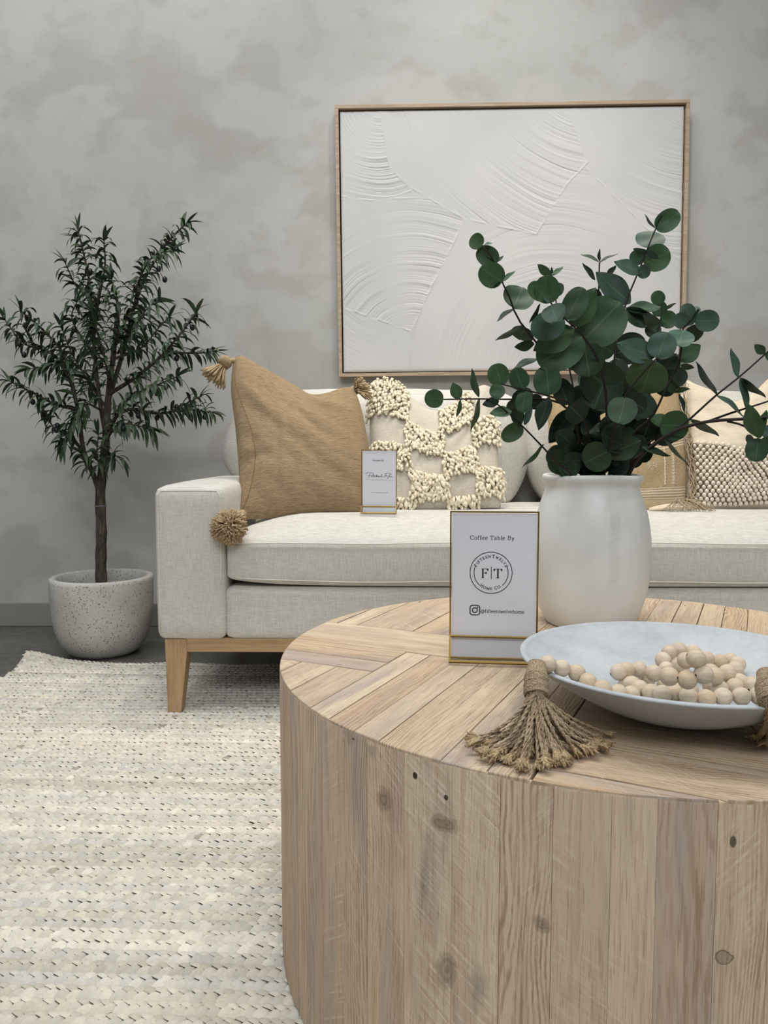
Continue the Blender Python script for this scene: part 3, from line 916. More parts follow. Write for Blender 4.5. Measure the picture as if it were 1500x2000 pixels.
    # closed sides back to the backing board
    ring = np.concatenate([idx[0, :], idx[1:, -1], idx[-1, -2::-1], idx[-2:0:-1, 0]])
    back = np.stack([x.reshape(-1)[ring], np.full(len(ring), -0.006), z.reshape(-1)[ring]], -1) @ Rm.T
    nb = len(pts) + np.arange(len(ring))
    S = np.stack([ring, nb, np.roll(nb, -1), np.roll(ring, -1)], -1)
    allv = np.concatenate([pts, back]); allf = np.concatenate([F, S])
    me = bpy.data.meshes.new('plaster_canvas'); me.from_pydata(allv.tolist(), [], allf.tolist())
    me.polygons.foreach_set('use_smooth', [True] * len(F) + [False] * len(S)); me.materials.append(MAT['plaster'])
    o = bpy.data.objects.new('plaster_canvas', me); COL.objects.link(o); o.parent = root


make_art()

# ================================================================== COFFEE TABLE
TX, TY, TR, TZ = 0.317, 1.125, 0.481, 0.41


def clip_poly(poly, n, d):
    out = []
    for i in range(len(poly)):
        a, b = poly[i], poly[(i + 1) % len(poly)]
        da, db = a[0] * n[0] + a[1] * n[1] - d, b[0] * n[0] + b[1] * n[1] - d
        if da <= 0: out.append(a)
        if (da < 0 < db) or (db < 0 < da):
            t = da / (da - db); out.append((a[0] + (b[0] - a[0]) * t, a[1] + (b[1] - a[1]) * t))
    return out


def make_table():
    rnd = random.Random(21)
    root = thing('coffee_table', 'round reclaimed-wood drum coffee table with vertical staves and angled top boards', 'table', (TX, TY, 0))
    e1 = (math.cos(R(-25)), math.sin(R(-25))); e2 = (math.cos(R(65)), math.sin(R(65)))
    circ = [((TR - 0.001) * math.cos(2 * PI * k / 240), (TR - 0.001) * math.sin(2 * PI * k / 240)) for k in range(240)]
    # to board coordinates (a along e1, b along e2)
    circ = [(x * e1[0] + y * e1[1], x * e2[0] + y * e2[1]) for x, y in circ]
    boards = []   # a0,a1,b0,b1, grain axis
    # back field: boards run along b
    edges = [-0.50, -0.46, -0.421, -0.357, -0.317, -0.245, -0.20, -0.128, -0.07, -0.022, 0.022, 0.063, 0.105, 0.143, 0.183, 0.245, 0.29, 0.35, 0.40, 0.45, 0.50]
    for a, b in zip(edges, edges[1:]): boards.append((a, b, 0.005, 0.5, 'b'))
    for a, b, lo, hi in ((-0.5, -0.02, -0.06, 0.005), (-0.5, 0.10, -0.12, -0.06), (-0.02, 0.5, -0.055, 0.005), (0.10, 0.5, -0.12, -0.055)): boards.append((a, b, lo, hi, 'a'))
    boards.append((-0.5, -0.272, -0.185, -0.12, 'a')); boards.append((-0.5, -0.272, -0.232, -0.185, 'a')); boards += [(-0.5, -0.385, -0.5, -0.232, 'b'), (-0.385, -0.328, -0.5, -0.232, 'b'), (-0.328, -0.272, -0.5, -0.232, 'b')]
    fe = [-0.272, -0.233, -0.190, -0.154, -0.117, -0.078, -0.03, 0.012]
    for a, b in zip(fe, fe[1:]): boards.append((a, b, -0.5, -0.12, 'b'))
    ge = [-0.12, -0.18, -0.235, -0.30, -0.378, -0.448, -0.5]
    for hi, lo in zip(ge, ge[1:]): boards.append((0.012, 0.5, lo, hi, 'a'))
    m = MB()
    for a0, a1, b0, b1, ax in boards:
        g = rnd.choice((0.0003, 0.0005, 0.0007, 0.0013))
        p = circ
        for n, d in (((1, 0), a1 - g), ((-1, 0), -(a0 + g)), ((0, 1), b1 - g), ((0, -1), -(b0 + g))):
            p = clip_poly(p, n, d)
            if len(p) < 3: break
        if len(p) < 3: continue
        col = (rnd.random(), rnd.random(), rnd.random(), 1); dz = rnd.uniform(-0.0006, 0.0004)
        def wv(q, z): return (TX + q[0] * e1[0] + q[1] * e2[0], TY + q[0] * e1[1] + q[1] * e2[1], z)
        q = p; cxp = sum(v[0] for v in p) / len(p); cyp = sum(v[1] for v in p) / len(p)
        def inset(v, k):
            dx, dy = v[0] - cxp, v[1] - cyp; L = math.hypot(dx, dy); s = max(0, 1 - k / max(L, 1e-6)); return (cxp + dx * s, cyp + dy * s)
        top = [inset(v, 0.0008) for v in p]; n = len(p)
        vs = [wv(v, TZ + dz) for v in top] + [wv(v, TZ + dz - 0.0009) for v in p] + [wv(v, TZ - 0.02) for v in p]
        uvp = top + p + p
        uv = [((v[0], v[1]) if ax == 'a' else (v[1], v[0])) for v in uvp]
        fs = [tuple(range(n))] + [(k, n + k, n + (k + 1) % n, (k + 1) % n) for k in range(n)] + [(n + k, 2 * n + k, 2 * n + (k + 1) % n, n + (k + 1) % n) for k in range(n)]
        m.add(vs, fs, uv, col)
    m.build('table_top', 'reclaimed', root, smooth=False, attr='plank')
    # staves
    m = MB(); a = 0.0
    while a < 2 * PI - 0.02:
        w = rnd.uniform(0.030, 0.060) / TR
        if a + w > 2 * PI - 0.07: w = 2 * PI - a
        g = rnd.choice((0.00008, 0.00012, 0.0003)) / TR; col = (rnd.random(), rnd.random(), rnd.random(), 1); dr = rnd.uniform(-0.0006, 0.0002)
        ns = 5; prof = [(TR + dr - 0.0035, TZ - 0.0012), (TR + dr - 0.0012, TZ - 0.0022), (TR + dr, TZ - 0.0050), (TR + dr, 0.10), (TR + dr, 0.001)]
        P, U = [], []
        for rr, z in prof:
            row, ur = [], []
            for k in range(ns + 1):
                # boards are nearly flat: pull the middle of the arc in
                t = k / ns; th = a + g + (w - 2 * g) * t
                f_ = 1 - 0.35 * (1 - math.cos((th - a - w / 2))) * 0
                flat = math.cos(w / 2) / math.cos(th - a - w / 2); r_ = rr * (0.55 + 0.45 * flat / ((1 + math.cos(w / 2)) / 2))
                row.append((TX + r_ * math.cos(th), TY + r_ * math.sin(th), z)); ur.append((z, (th - a) * TR))
            P.append(row); U.append(ur)
        m.grid(P, U, col, flip=True)
        for k in (0, ns):
            q = [r[k] for r in P]; qi = [(TX + (p[0] - TX) * 0.975, TY + (p[1] - TY) * 0.975, p[2]) for p in q]
            uu = [r[k] for r in U]
            m.grid([q, qi], [uu, uu], col, flip=(k != 0))
        a += w
    m.build('drum_side', 'reclaimed', root, smooth=True, sharp=25, attr='plank')
    c = MB(); c.lathe([(0, 0.002), (TR - 0.006, 0.002), (TR - 0.006, TZ - 0.004), (0, TZ - 0.004)], (TX, TY, 0), 160)
    c.build('carcass', 'gap', root, smooth=False)


make_table()


# ================================================================== POTTED OLIVE TREE
def make_olive():
    rnd = random.Random(14)
    PX, PY = -1.037, 2.712
    root = thing('potted_olive_tree', 'faux olive tree with dark fruit in speckled stone pot left of the sofa', 'potted tree', (PX, PY, FZ))
    m = MB()
    prof = [(0.0, 0.0), (0.100, 0.0), (0.112, 0.004), (0.130, 0.018), (0.150, 0.050), (0.164, 0.095), (0.172, 0.15), (0.1755, 0.21), (0.1765, 0.262), (0.1755, 0.272), (0.171, 0.276), (0.157, 0.276), (0.152, 0.272), (0.150, 0.24), (0.147, 0.19), (0.13, 0.175), (0.0, 0.178)]
    m.lathe(prof, (PX, PY, FZ), 72); m.build('planter', 'speckle', root, sharp=50)
    m = MB(); m.lathe([(0.149, 0.178), (0.10, 0.190), (0.0, 0.195)], (PX, PY, FZ), 40); m.build('potting_fill', 'moss', root)
    # trunk
    Y0 = PY
    def P(x, y, dy=0.0): return aty(x, y, Y0 + dy)
    tr = smooth_curve([(PX, PY, FZ + 0.185), P(197, 1110), P(198, 1040), P(196, 960), P(203, 900), P(208, 840), P(212, 770), P(222, 690), P(230, 600)], 6)
    n = len(tr); m = MB(); m.tube(tr, [0.0205 - 0.004 * min(1, i / (n * 0.45)) - 0.011 * max(0, (i / n - 0.45) / 0.55) + 0.0012 * math.sin(i * 1.7) for i in range(n)], 12)
    m.build('trunk', 'bark', root)
    m = MB(); q = aty(196, 988, PY); m.lathe([(0.0185, -0.002), (0.0205, -0.001), (0.0205, 0.001), (0.0185, 0.002)], q, 20); m.build('tie_band', 'greyink', root)
    leaves = MB(); olives = []; twigs_all = []
    greens = [lin(h) for h in ('#2f412b', '#384c2f', '#293a29', '#3d5037', '#334d33', '#263626', '#435538')]

    def leaf(base, d, L, w, droop, colr):
        d = d.normalized(); side = d.cross(Vector((0, 0, 1)))
        if side.length < 0.1: side = Vector((1, 0, 0))
        side.normalize(); side = (Matrix.Rotation(rnd.uniform(-1.0, 1.0), 3, d) @ side)
        N = 5; rows = []; p = Vector(base); dd = d.copy()
        for i in range(N + 1):
            t = i / N; ww = w * (math.sin(PI * min(1, 0.08 + 0.92 * t ** 0.9)) ** 0.8) * 0.5
            if i == N: ww = 0.0004
            nrm = side.cross(dd).normalized()
            rows.append([p - side * ww + nrm * ww * 0.25, p - nrm * 0.0, p + side * ww + nrm * ww * 0.25])
            dd = (dd + Vector((0, 0, -1)) * droop / N).normalized(); p = p + dd * (L / N)
        leaves.grid(rows, None, colr)

    def branch(pts, r0, leafy=0.25, dens=1.0, sub=True):
        """pts: world points from fork to tip"""
        c = resample(smooth_curve(pts, 8), 18)
        b = MB(); b.tube(c, [r0 * (1 - 0.8 * i / 17) + 0.0010 for i in range(18)], 7)
        b.build('branch', 'bark', root)
        L = sum((c[i + 1] - c[i]).length for i in range(17))
        step = 0.0122 / dens; k = int(L / step)
        for i in range(k):
            t = i / max(1, k - 1)
            if t < leafy: continue
            f = t * 17; j = min(16, int(f)); p = c[j].lerp(c[j + 1], f - j); ax = (c[j + 1] - c[j]).normalized()
            ph = (i % 2) * PI / 2 + rnd.uniform(-0.4, 0.4)
            for s in (0, PI, PI * 0.5)[:(3 if rnd.random() < 0.45 else 2)]:
                o = Matrix.Rotation(ph + s, 3, ax) @ ax.orthogonal().normalized()
                d = ax * rnd.uniform(0.25, 0.9) + o * 1.0 + Vector((0, 0, 0.55))
                leaf(p, d, rnd.uniform(0.052, 0.080), rnd.uniform(0.0115, 0.0165), rnd.uniform(1.0, 3.0), rnd.choice(greens))
            if rnd.random() < 0.03: olives.append(p + Vector((rnd.uniform(-.02, .02), rnd.uniform(-.03, .0), -0.016)))
        d = (c[-1] - c[-2]).normalized()
        for s in range(3):
            leaf(c[-1], d + Vector((rnd.uniform(-.5, .5), rnd.uniform(-.5, .5), rnd.uniform(0, .5))), 0.06, 0.013, rnd.uniform(0.2, 1.0), rnd.choice(greens))
        return c

    B = [
        ([(196, 965, 0), (180, 920, -.03), (163, 880, -.05), (152, 800, -.06), (128, 700, -.08), (90, 650, -.1), (42, 608, -.12)], .009, .35),
        ([(152, 800, -.06), (110, 790, -.09), (60, 765, -.11), (18, 744, -.12)], .005, .12),
        ([(152, 800, -.06), (135, 740, -.02), (100, 690, .03), (45, 670, .05), (10, 625, .05)], .005, .25),
        ([(207, 850, 0), (192, 760, .03), (183, 660, .05), (176, 560, .04), (160, 480, .03), (152, 448, .03)], .008, .3),
        ([(183, 660, .05), (192, 590, -.02), (205, 520, -.06), (203, 470, -.07)], .005, .1),
        ([(176, 570, .04), (150, 560, -.03), (135, 530, -.06), (128, 515, -.07)], .003, .15),
        ([(212, 780, 0), (240, 690, .05), (262, 600, .07), (290, 530, .08), (330, 470, .07), (365, 436, .06)], .008, .25),
        ([(262, 600, .07), (275, 540, -.02), (300, 500, -.07), (335, 490, -.08)], .004, .1),
        ([(230, 690, 0), (262, 640, -.08), (290, 600, -.12), (312, 590, -.13)], .004, .1),
        ([(212, 770, 0), (260, 740, -.06), (310, 700, -.1), (350, 655, -.12), (382, 612, -.12)], .007, .2),
        ([(310, 700, -.1), (345, 690, -.08), (380, 690, -.06), (412, 688, -.06)], .004, .15),
        ([(210, 830, 0), (250, 800, .04), (310, 808, .06), (360, 800, .06), (412, 806, .06)], .006, .22),
        ([(330, 806, .06), (360, 790, .0), (390, 775, -.02)], .003, .2),
        ([(208, 850, 0), (250, 780, -.1), (300, 755, -.14), (345, 735, -.15)], .005, .2),
        ([(222, 690, 0), (232, 640, -.1), (228, 580, -.14), (218, 545, -.15)], .004, .1),
        ([(190, 700, .04), (160, 660, -.1), (140, 620, -.13), (150, 590, -.14)], .004, .15),
        ([(163, 880, -.05), (130, 850, -.06), (105, 835, -.06), (85, 800, -.05)], .004, .2),
        ([(128, 700, -.08), (95, 715, -.1), (60, 720, -.12)], .003, .2),
        ([(186, 930, -.02), (168, 900, -.05), (160, 885, -.07)], .003, .15),
        ([(205, 905, 0), (222, 890, -.04), (235, 895, -.06)], .003, .15),
        ([(200, 930, 0), (190, 890, -.06), (192, 850, -.08)], .003, .1),
        ([(215, 760, 0), (205, 700, -.1), (190, 650, -.12), (180, 610, -.12)], .004, .1),
        ([(210, 800, 0), (170, 740, .08), (140, 690, .1), (120, 640, .1)], .004, .2),
        ([(225, 700, 0), (275, 680, .1), (310, 640, .12), (330, 620, .12)], .004, .2),
        ([(207, 860, 0), (230, 830, -.08), (262, 830, -.1), (300, 840, -.1)], .004, .2),
        ([(196, 800, 0), (165, 790, -.1), (140, 830, -.1), (120, 870, -.09)], .003, .25),
    ]
    for pts, r0, lf in B: branch([P(*p) for p in pts], r0, lf, 1.0)
    leaves.build('foliage', 'olive_leaf', root)
    for (x, y) in ((318, 480), (310, 525), (322, 546), (265, 560), (250, 622), (256, 632), (38, 672), (47, 693), (64, 785), (110, 840), (112, 832), (172, 670), (197, 712), (306, 768), (345, 700), (270, 812), (345, 795), (150, 582), (176, 530), (282, 640)):
        olives.append(P(x, y, -.10))
    for p in olives[:44]:
        o = MB(); o.ball(p, 0.0105, 10, 8, (0.82, 0.82, 1.0)); o.build('olive', 'olive', root)


make_olive()


# ================================================================== PILLOWS
def coons(top, bottom, left, right, n):
    """curves as lists of 3-D points; u left->right, v bottom->top"""
    T = resample(smooth_curve(top, 8), n); B = resample(smooth_curve(bottom, 8), n)
    Lc = resample(smooth_curve(left, 8), n); Rc = resample(smooth_curve(right, 8), n)
    G = []
    for j in range(n):
        v = j / (n - 1); row = []
        for i in range(n):
            u = i / (n - 1)
            p = B[i] * (1 - v) + T[i] * v + Lc[j] * (1 - u) + Rc[j] * u - (B[0] * (1 - u) * (1 - v) + B[-1] * u * (1 - v) + T[0] * (1 - u) * v + T[-1] * u * v)
            row.append(p)
        G.append(row)
    return G


def pillow_surface(top, bottom, left, right, Yb, Yt, thick_f, thick_b, n=44, wr=0.003, seed=1, power=0.5, yskew=0.0):
    """outline given in photo pixels on a leaning plane, inflated front and back"""
    allp = top + bottom + left + right
    y0 = min(p[1] for p in allp); y1 = max(p[1] for p in allp)
    xm = sum(p[0] for p in allp) / len(allp)
    def W(p):
        t = (y1 - p[1]) / (y1 - y0); return aty(p[0], p[1], Yb + (Yt - Yb) * t + yskew * (p[0] - xm))
    G = coons([W(p) for p in top], [W(p) for p in bottom], [W(p) for p in left], [W(p) for p in right], n)
    nrm = (G[0][-1] - G[0][0]).cross(G[-1][0] - G[0][0]).normalized()   # faces the camera (-Y)
    if nrm.y > 0: nrm = -nrm
    F, Bk, UV = [], [], []
    for j in range(n):
        f, b, q = [], [], []
        for i in range(n):
            u = i / (n - 1) * 2 - 1; v = j / (n - 1) * 2 - 1
            e = (max(0, 1 - abs(u) ** 2.4) * max(0, 1 - abs(v) ** 2.4)) ** power
            w = wr * hnoise(u * 4, v * 5, seed) * e + wr * 0.5 * hnoise(u * 9, v * 12, seed + 3) * e
            f.append(G[j][i] + nrm * (thick_f * e + w)); b.append(G[j][i] - nrm * (thick_b * e)); q.append((i / (n - 1), j / (n - 1)))
        F.append(f); Bk.append(b); UV.append(q)
    return F, Bk, UV, nrm


def build_pillow(root, F, Bk, UV, mat, name='cover'):
    m = MB(); m.grid(F, UV); m.grid(Bk, UV, flip=True)
    return m.build(name, mat, root)


def yarn_tassel(root, head, direction, L, spread, nstr, mat, seed, rad=0.0024, neck=0.016, name='tassel', curl=0.3, gravity=0.3):
    rnd = random.Random(seed); d = Vector(direction).normalized(); m = MB(); head = Vector(head)
    a = d.orthogonal().normalized(); b = d.cross(a)
    m.ball(head, neck, 12, 8, (1, 1, 1.0))
    for k in range(26):   # wound yarn over the head
        ph = 2 * PI * k / 26; o = a * math.cos(ph) + b * math.sin(ph)
        m.tube([head - d * neck * 0.95, head - d * neck * 0.5 + o * neck * 0.85, head + o * neck * 1.02, head + d * neck * 0.7 + o * neck * 0.85], rad * 0.8, 5)
    s = head + d * neck * 0.75
    for k in range(nstr):
        r = math.sqrt(rnd.random()); ph = rnd.uniform(0, 2 * PI); o = a * math.cos(ph) + b * math.sin(ph)
        dd = (d + o * r * spread).normalized(); ll = L * rnd.uniform(0.82, 1.05)
        p0 = s + o * r * neck * 0.55; pts = [p0]
        for i in range(1, 6):
            t = i / 5; pts.append(p0 + dd * ll * t + o * curl * ll * 0.3 * t * t * r + Vector((0, 0, -1)) * gravity * ll * t * t * 0.5 + Vector((rnd.uniform(-1, 1), rnd.uniform(-1, 1), rnd.uniform(-1, 1))) * 0.0016)
        m.tube(pts, [rad, rad, rad, rad * 1.05, rad * 1.1, rad * 0.9], 5)
    return m.build(name, mat, root)


# --- tan pillow with tassels
p1 = thing('throw_pillow', 'tan crinkled cotton pillow with yarn tassels at its corners, by the sofa arm', 'pillow', (-0.30, 2.33, seat_z(-0.30, 2.33)))
F, Bk, UV, nr = pillow_surface(
    [(456, 699), (475, 696), (520, 722), (570, 752), (605, 772), (640, 768), (668, 757), (690, 757)],
    [(452, 1016), (490, 1014), (540, 1012), (600, 1006), (660, 1001), (712, 999)],
    [(452, 1016), (464, 985), (467, 950), (466, 910), (459, 830), (451, 760), (456, 699)],
    [(712, 999), (720, 950), (722, 890), (713, 830), (702, 785), (690, 757)], 2.24, 2.52, 0.085, 0.05, 48, 0.006, 4, 0.55, 0.00006)
for j, row in enumerate(F):   # karate-chop crease running down from the dip
    for i, p in enumerate(row):
        u, v = i / 47, j / 47
        p += Vector((0, 1, 0)) * (0.030 * math.exp(-((u - 0.50) / 0.16) ** 2) * max(0, v - 0.55) / 0.45)
        p += Vector((0, 1, 0)) * 0.012 * math.exp(-((v - 0.30 - 0.12 * u) / 0.03) ** 2) * math.exp(-((u - 0.12) / 0.16) ** 2)
c1 = build_pillow(p1, F, Bk, UV, 'tan')
m = MB(); pts = []
for j in range(2, 46):
    v = j / 47; u = 0.03 + 0.115 * math.exp(-((v - 0.36) / 0.30) ** 2); f = u * 47; i = int(f); pts.append(F[j][i].lerp(F[j][i + 1], f - i) + nr * 0.0005)
m.tube(pts, 0.0011, 5); m.build('seam', plain('tan_thread', '#85694a', 0.95, 0.05), c1)
mk = MB(); mk.tube([aty(459, 704, 2.50), aty(450, 704, 2.50), aty(441, 706, 2.50)], [0.009, 0.0075, 0.008], 8); mk.build('corner_knot', 'tan_yarn', p1)
yarn_tassel(p1, aty(440, 707, 2.50), aty(416, 738, 2.49) - aty(441, 704, 2.51), 0.062, 0.62, 85, 'tan_yarn', 1, 0.0024, 0.021, gravity=0.1)
yarn_tassel(p1, aty(690, 764, 2.51), aty(712, 752, 2.50) - aty(686, 766, 2.52), 0.046, 1.25, 75, 'tan_yarn', 2, 0.0022, 0.015, gravity=0.25)
rp = random.Random(3); m = MB(); pc = aty(447, 1029, 2.012); pr = 0.0500
axis = (Vector((0, 0, CAM_H)) - pc).normalized()
m.ball(pc, pr * 0.45, 12, 8); m.tube([aty(474, 1003, 2.15), aty(468, 1006, 2.10), pc], [0.012, 0.012, 0.014], 10)
for _ in range(620):
    d = Vector((rp.gauss(0, 1), rp.gauss(0, 1), rp.gauss(0, 1))).normalized()
    l = pr * rp.uniform(0.84, 1.04); q = pc + d * l * 0.55 + Vector((rp.uniform(-1, 1), rp.uniform(-1, 1), rp.uniform(-1, 1))) * 0.005
    e = pc + (d + Vector((rp.uniform(-.25, .25), rp.uniform(-.25, .25), -0.10 + rp.uniform(-.2, .2)))).normalized() * l
    m.tube([pc + d * pr * 0.25, q, e], [0.0018, 0.0022, 0.0020], 5)
m.build('pompom', 'tan_yarn', p1)


# --- cream tufted pillow
def make_tufted():
    rnd = random.Random(6)
    root = thing('throw_pillow', 'cream pillow with shaggy looped checks, second pillow from the sofa arm', 'pillow', (0.13, 2.44, seat_z(0.13, 2.44)))
    F, Bk, UV, nr = pillow_surface(
        [(729, 744), (748, 741), (775, 752), (800, 775), (840, 803), (880, 796), (915, 768), (942, 752), (958, 756)],
        [(742, 997), (800, 1001), (870, 998), (930, 993), (978, 991)],
        [(742, 997), (735, 950), (726, 900), (722, 830), (726, 780), (729, 744)],
        [(978, 991), (979, 950), (974, 900), (970, 840), (966, 790), (958, 756)], 2.37, 2.60, 0.062, 0.055, 46, 0.004, 11, 0.5)
    base = build_pillow(root, F, Bk, UV, 'cream')
    m = MB(); n = 46
    def S(u, v):
        f, g = min(0.999, max(0, u)) * (n - 1), min(0.999, max(0, v)) * (n - 1); i, j = int(f), int(g); a, b = f - i, g - j
        p = F[j][i] * (1 - a) * (1 - b) + F[j][i + 1] * a * (1 - b) + F[j + 1][i] * (1 - a) * b + F[j + 1][i + 1] * a * b
        return p, (F[j][i + 1] - F[j][i]).normalized(), (F[j + 1][i] - F[j][i]).normalized()
    ub = [0.0, 0.285, 0.56, 0.80, 1.0]; vb = [0.0, 0.09, 0.29, 0.485, 0.70, 1.0]
    for c in range(4):
        for r in range(5):
            if (c + r) % 2: continue
            u0, u1, v0, v1 = ub[c], ub[c + 1], vb[r], vb[r + 1]
            pw, ph = 0.37 * (u1 - u0), 0.37 * (v1 - v0)
            nu, nv = max(2, int(pw / 0.0078)), max(2, int(ph / 0.0060))
            for a in range(nu):
                for b in range(nv):
                    u = u0 - 0.012 + (u1 - u0 + 0.024) * (a + 0.5 + rnd.uniform(-.4, .4)) / nu; v = v0 + (v1 - v0) * (b + 0.5 + rnd.uniform(-.3, .3)) / nv
                    p, du, dv = S(u, v); nn = du.cross(dv).normalized()
                    if nn.y > 0: nn = -nn
                    d = (-dv * rnd.uniform(0.6, 1.5) + nn * rnd.uniform(0.5, 1.0) + du * rnd.uniform(-.7, .7)).normalized()
                    L = rnd.uniform(0.015, 0.025); e = p + d * L + Vector((0, 0, -0.003)); mid = p + d * L * 0.55 + nn * 0.003
                    r0 = rnd.uniform(0.0038, 0.0052)
                    m.tube([p - nn * 0.001, p.lerp(mid, 0.6), mid, mid.lerp(e, 0.6), e], [r0 * 0.75, r0, r0 * 1.05, r0, r0 * 0.45], 6)
    o = m.build('loop_pile', 'cream_yarn', root); o['kind'] = 'stuff'
    f = MB()   # tan fringe at the lower left corner
    for k in range(16):
        p = aty(783 - k * 1.6, 996 + rnd.uniform(-2, 2), 2.37); f.tube([p, p + Vector((0.012, -0.012, -0.002)), p + Vector((rnd.uniform(.01, .03), -0.022, -0.002))], 0.0016, 5)
    f.build('corner_fringe', 'tan_yarn', root)


make_tufted()


# --- tan embroidered pillow (mostly behind the eucalyptus)
def make_embroidered():
    rnd = random.Random(31)
    root = thing('throw_pillow', 'tan pillow with cream stripes, white stitching and corded side fringe behind the vase', 'pillow', (0.70, 2.43, seat_z(0.70, 2.43)))
    F, Bk, UV, nr = pillow_surface(
        [(1070, 752), (1100, 762), (1200, 790), (1280, 762), (1322, 732)],
        [(1082, 996), (1150, 1001), (1250, 1002), (1310, 1000), (1336, 994)],
        [(1082, 996), (1078, 930), (1072, 850), (1068, 790), (1070, 752)],
        [(1336, 994), (1341, 940), (1338, 880), (1330, 800), (1322, 732)], 2.36, 2.58, 0.060, 0.05, 40, 0.003, 17, 0.5)
    c = build_pillow(root, F, Bk, UV, 'embroid'); n = 40
    def S(u, v):
        f, g = u * (n - 1), v * (n - 1); i, j = min(n - 2, int(f)), min(n - 2, int(g)); a, b = f - i, g - j
        return F[j][i] * (1 - a) * (1 - b) + F[j][i + 1] * a * (1 - b) + F[j + 1][i] * (1 - a) * b + F[j + 1][i + 1] * a * b + nr * 0.001
    for side in ((0.13, 0.20), (0.795, 0.862)):
      m = MB()
      for u in side:
        lean = -0.02
        pts = [S(u + lean * v, v) for v in np.linspace(0.17, 0.50, 14)]
        if u in (0.13, 0.795): m.tube(pts, 0.0010, 4)
        for k in range(13):
            v = 0.185 + k * 0.0245; p = S(u + lean * v, v)
            for ang in (0, 60, 120, 180, 240, 300):
                d = Vector((math.cos(R(ang)), 0, math.sin(R(ang)))) * (0.0062 if u not in (0.13, 0.795) else 0.004)
                if u in (0.13, 0.795) and ang not in (0, 300): continue
                m.tube([p, p + d], 0.0008, 4)
      m.build('embroidery', 'stitch', c)
    m = MB()
    for a in range(7):     # stitched diamond of dots
        for b in range(7):
            if abs(a - 3) >= abs(b - 3) - 0: m.ball(S(0.66 + a * 0.010, 0.31 + b * 0.0115), 0.0013, 5, 4)
    m.build('dotted_motif', 'stitch', c)
    m = MB()   # knotted cords running down the right edge and lying on the seat
    for k in range(9):
        pts = []
        for j in range(26):
            t = j / 25; e = F[int((1 - t) * (n - 1))][n - 1]
            pts.append(e + Vector((0.004 + 0.010 * math.sin(k * 1.9 + t * 17) + 0.004 * math.sin(k + t * 41) + 0.012 * t, -0.012 - 0.008 * math.cos(k * 2.3 + t * 15), 0)))
        m.tube(pts, 0.0016, 5)
    for k in range(46):
        t = rnd.random(); e = F[int(t * (n - 1))][n - 1] + Vector((rnd.uniform(0, .014), -0.014, 0))
        m.tube([e, e + Vector((rnd.uniform(-.004, .016), -0.004, -0.012)), e + Vector((rnd.uniform(-.002, .018), -0.006, -0.03 * rnd.uniform(.5, 1)))], 0.0013, 4)
    zs = seat_z(0.85, 2.3)
    for k in range(24):
        p = aty(1325 + rnd.uniform(-8, 30), 975, 2.33); p.z = zs + 0.022 + rnd.uniform(0, .015)
        q = Vector((p.x + rnd.uniform(-.07, .06), 2.30 - rnd.uniform(0, .05), zs + 0.004)); mid = p.lerp(q, 0.5) + Vector((rnd.uniform(-.02, .02), 0, 0.010))
        m.tube(resample(smooth_curve([p, mid, q], 6), 8), 0.0015, 5)
    m.build('cord_fringe', 'fringe', root)
    m = MB()   # rolled hem lying on the seat
    for k, (dy, r0) in enumerate(((0.0, 0.0085), (-0.012, 0.006))):
        pts = []
        for i in range(9):
            t = i / 8; p = aty(1268 + t * 88, 1000, 2.315 + dy); p.z = seat_z(p.x, p.y) + r0 * (0.35 + 0.75 * math.sin(PI * min(1, t * 0.8 + 0.1))) + 0.006 * t; pts.append(p)
        m.tube(pts, [r0 * (0.3 + 0.8 * math.sin(PI * (0.08 + 0.84 * i / 8))) for i in range(9)], 10)
    m.build('rolled_hem', 'natural', root)


make_embroidered()


# --- cream pillow with bobble panel
def make_bobble():
    root = thing('throw_pillow', 'cream pillow with knobbly bobble lower panel at the right end of the sofa', 'pillow', (1.12, 2.44, seat_z(1.12, 2.44)))
    F, Bk, UV, nr = pillow_surface(
        [(1340, 738), (1352, 747), (1390, 764), (1430, 786), (1470, 768), (1520, 728), (1590, 735), (1640, 720)],
        [(1345, 992), (1400, 996), (1500, 994), (1580, 992), (1650, 990)],
        [(1345, 992), (1338, 940), (1338, 860), (1340, 790), (1340, 738)],
        [(1650, 990), (1656, 930), (1655, 850), (1650, 780), (1640, 720)], 2.40, 2.62, 0.070, 0.045, 48, 0.008, 23, 0.5)
    build_pillow(root, F, Bk, UV, 'natural'); n = 48
    vt = 0.475
    sub = MB(); Gs = []; US = []
    jm = int(vt * (n - 1))
    Gs = [[F[j][i] + nr * 0.003 for i in range(1, n - 1)] for j in range(1, jm + 1)]
    sub.grid(Gs); panel = sub.build('bobble_panel', 'bobble_ground', root)
    m = MB(); rnd = random.Random(5)
    def S(u, v):
        f, g = u * (n - 1), v * (n - 1); i, j = min(n - 2, int(f)), min(n - 2, int(g)); a, b = f - i, g - j
        return F[j][i] * (1 - a) * (1 - b) + F[j][i + 1] * a * (1 - b) + F[j + 1][i] * (1 - a) * b + F[j + 1][i + 1] * a * b
    nu = 30; nvr = 17
    for r in range(nvr):
        v = 0.025 + (vt - 0.03) * r / (nvr - 1)
        for k in range(nu):
            u = 0.02 + 0.96 * (k + 0.5 * (r % 2)) / nu
            if u > 0.985: continue
            p = S(u + rnd.uniform(-.002, .002), v) + nr * 0.0055
            m.ball(p, rnd.uniform(0.0066, 0.0074), 10, 7, (0.95, 0.95, 1.08))
    o = m.build('bobbles', 'bobble', panel); o['kind'] = 'stuff'


make_bobble()


# ================================================================== LETTERING
def arc(cx, cy, rx, ry, a0, a1, n=14): return [(cx + rx * math.cos(R(a0 + (a1 - a0) * i / n)), cy + ry * math.sin(R(a0 + (a1 - a0) * i / n))) for i in range(n + 1)]


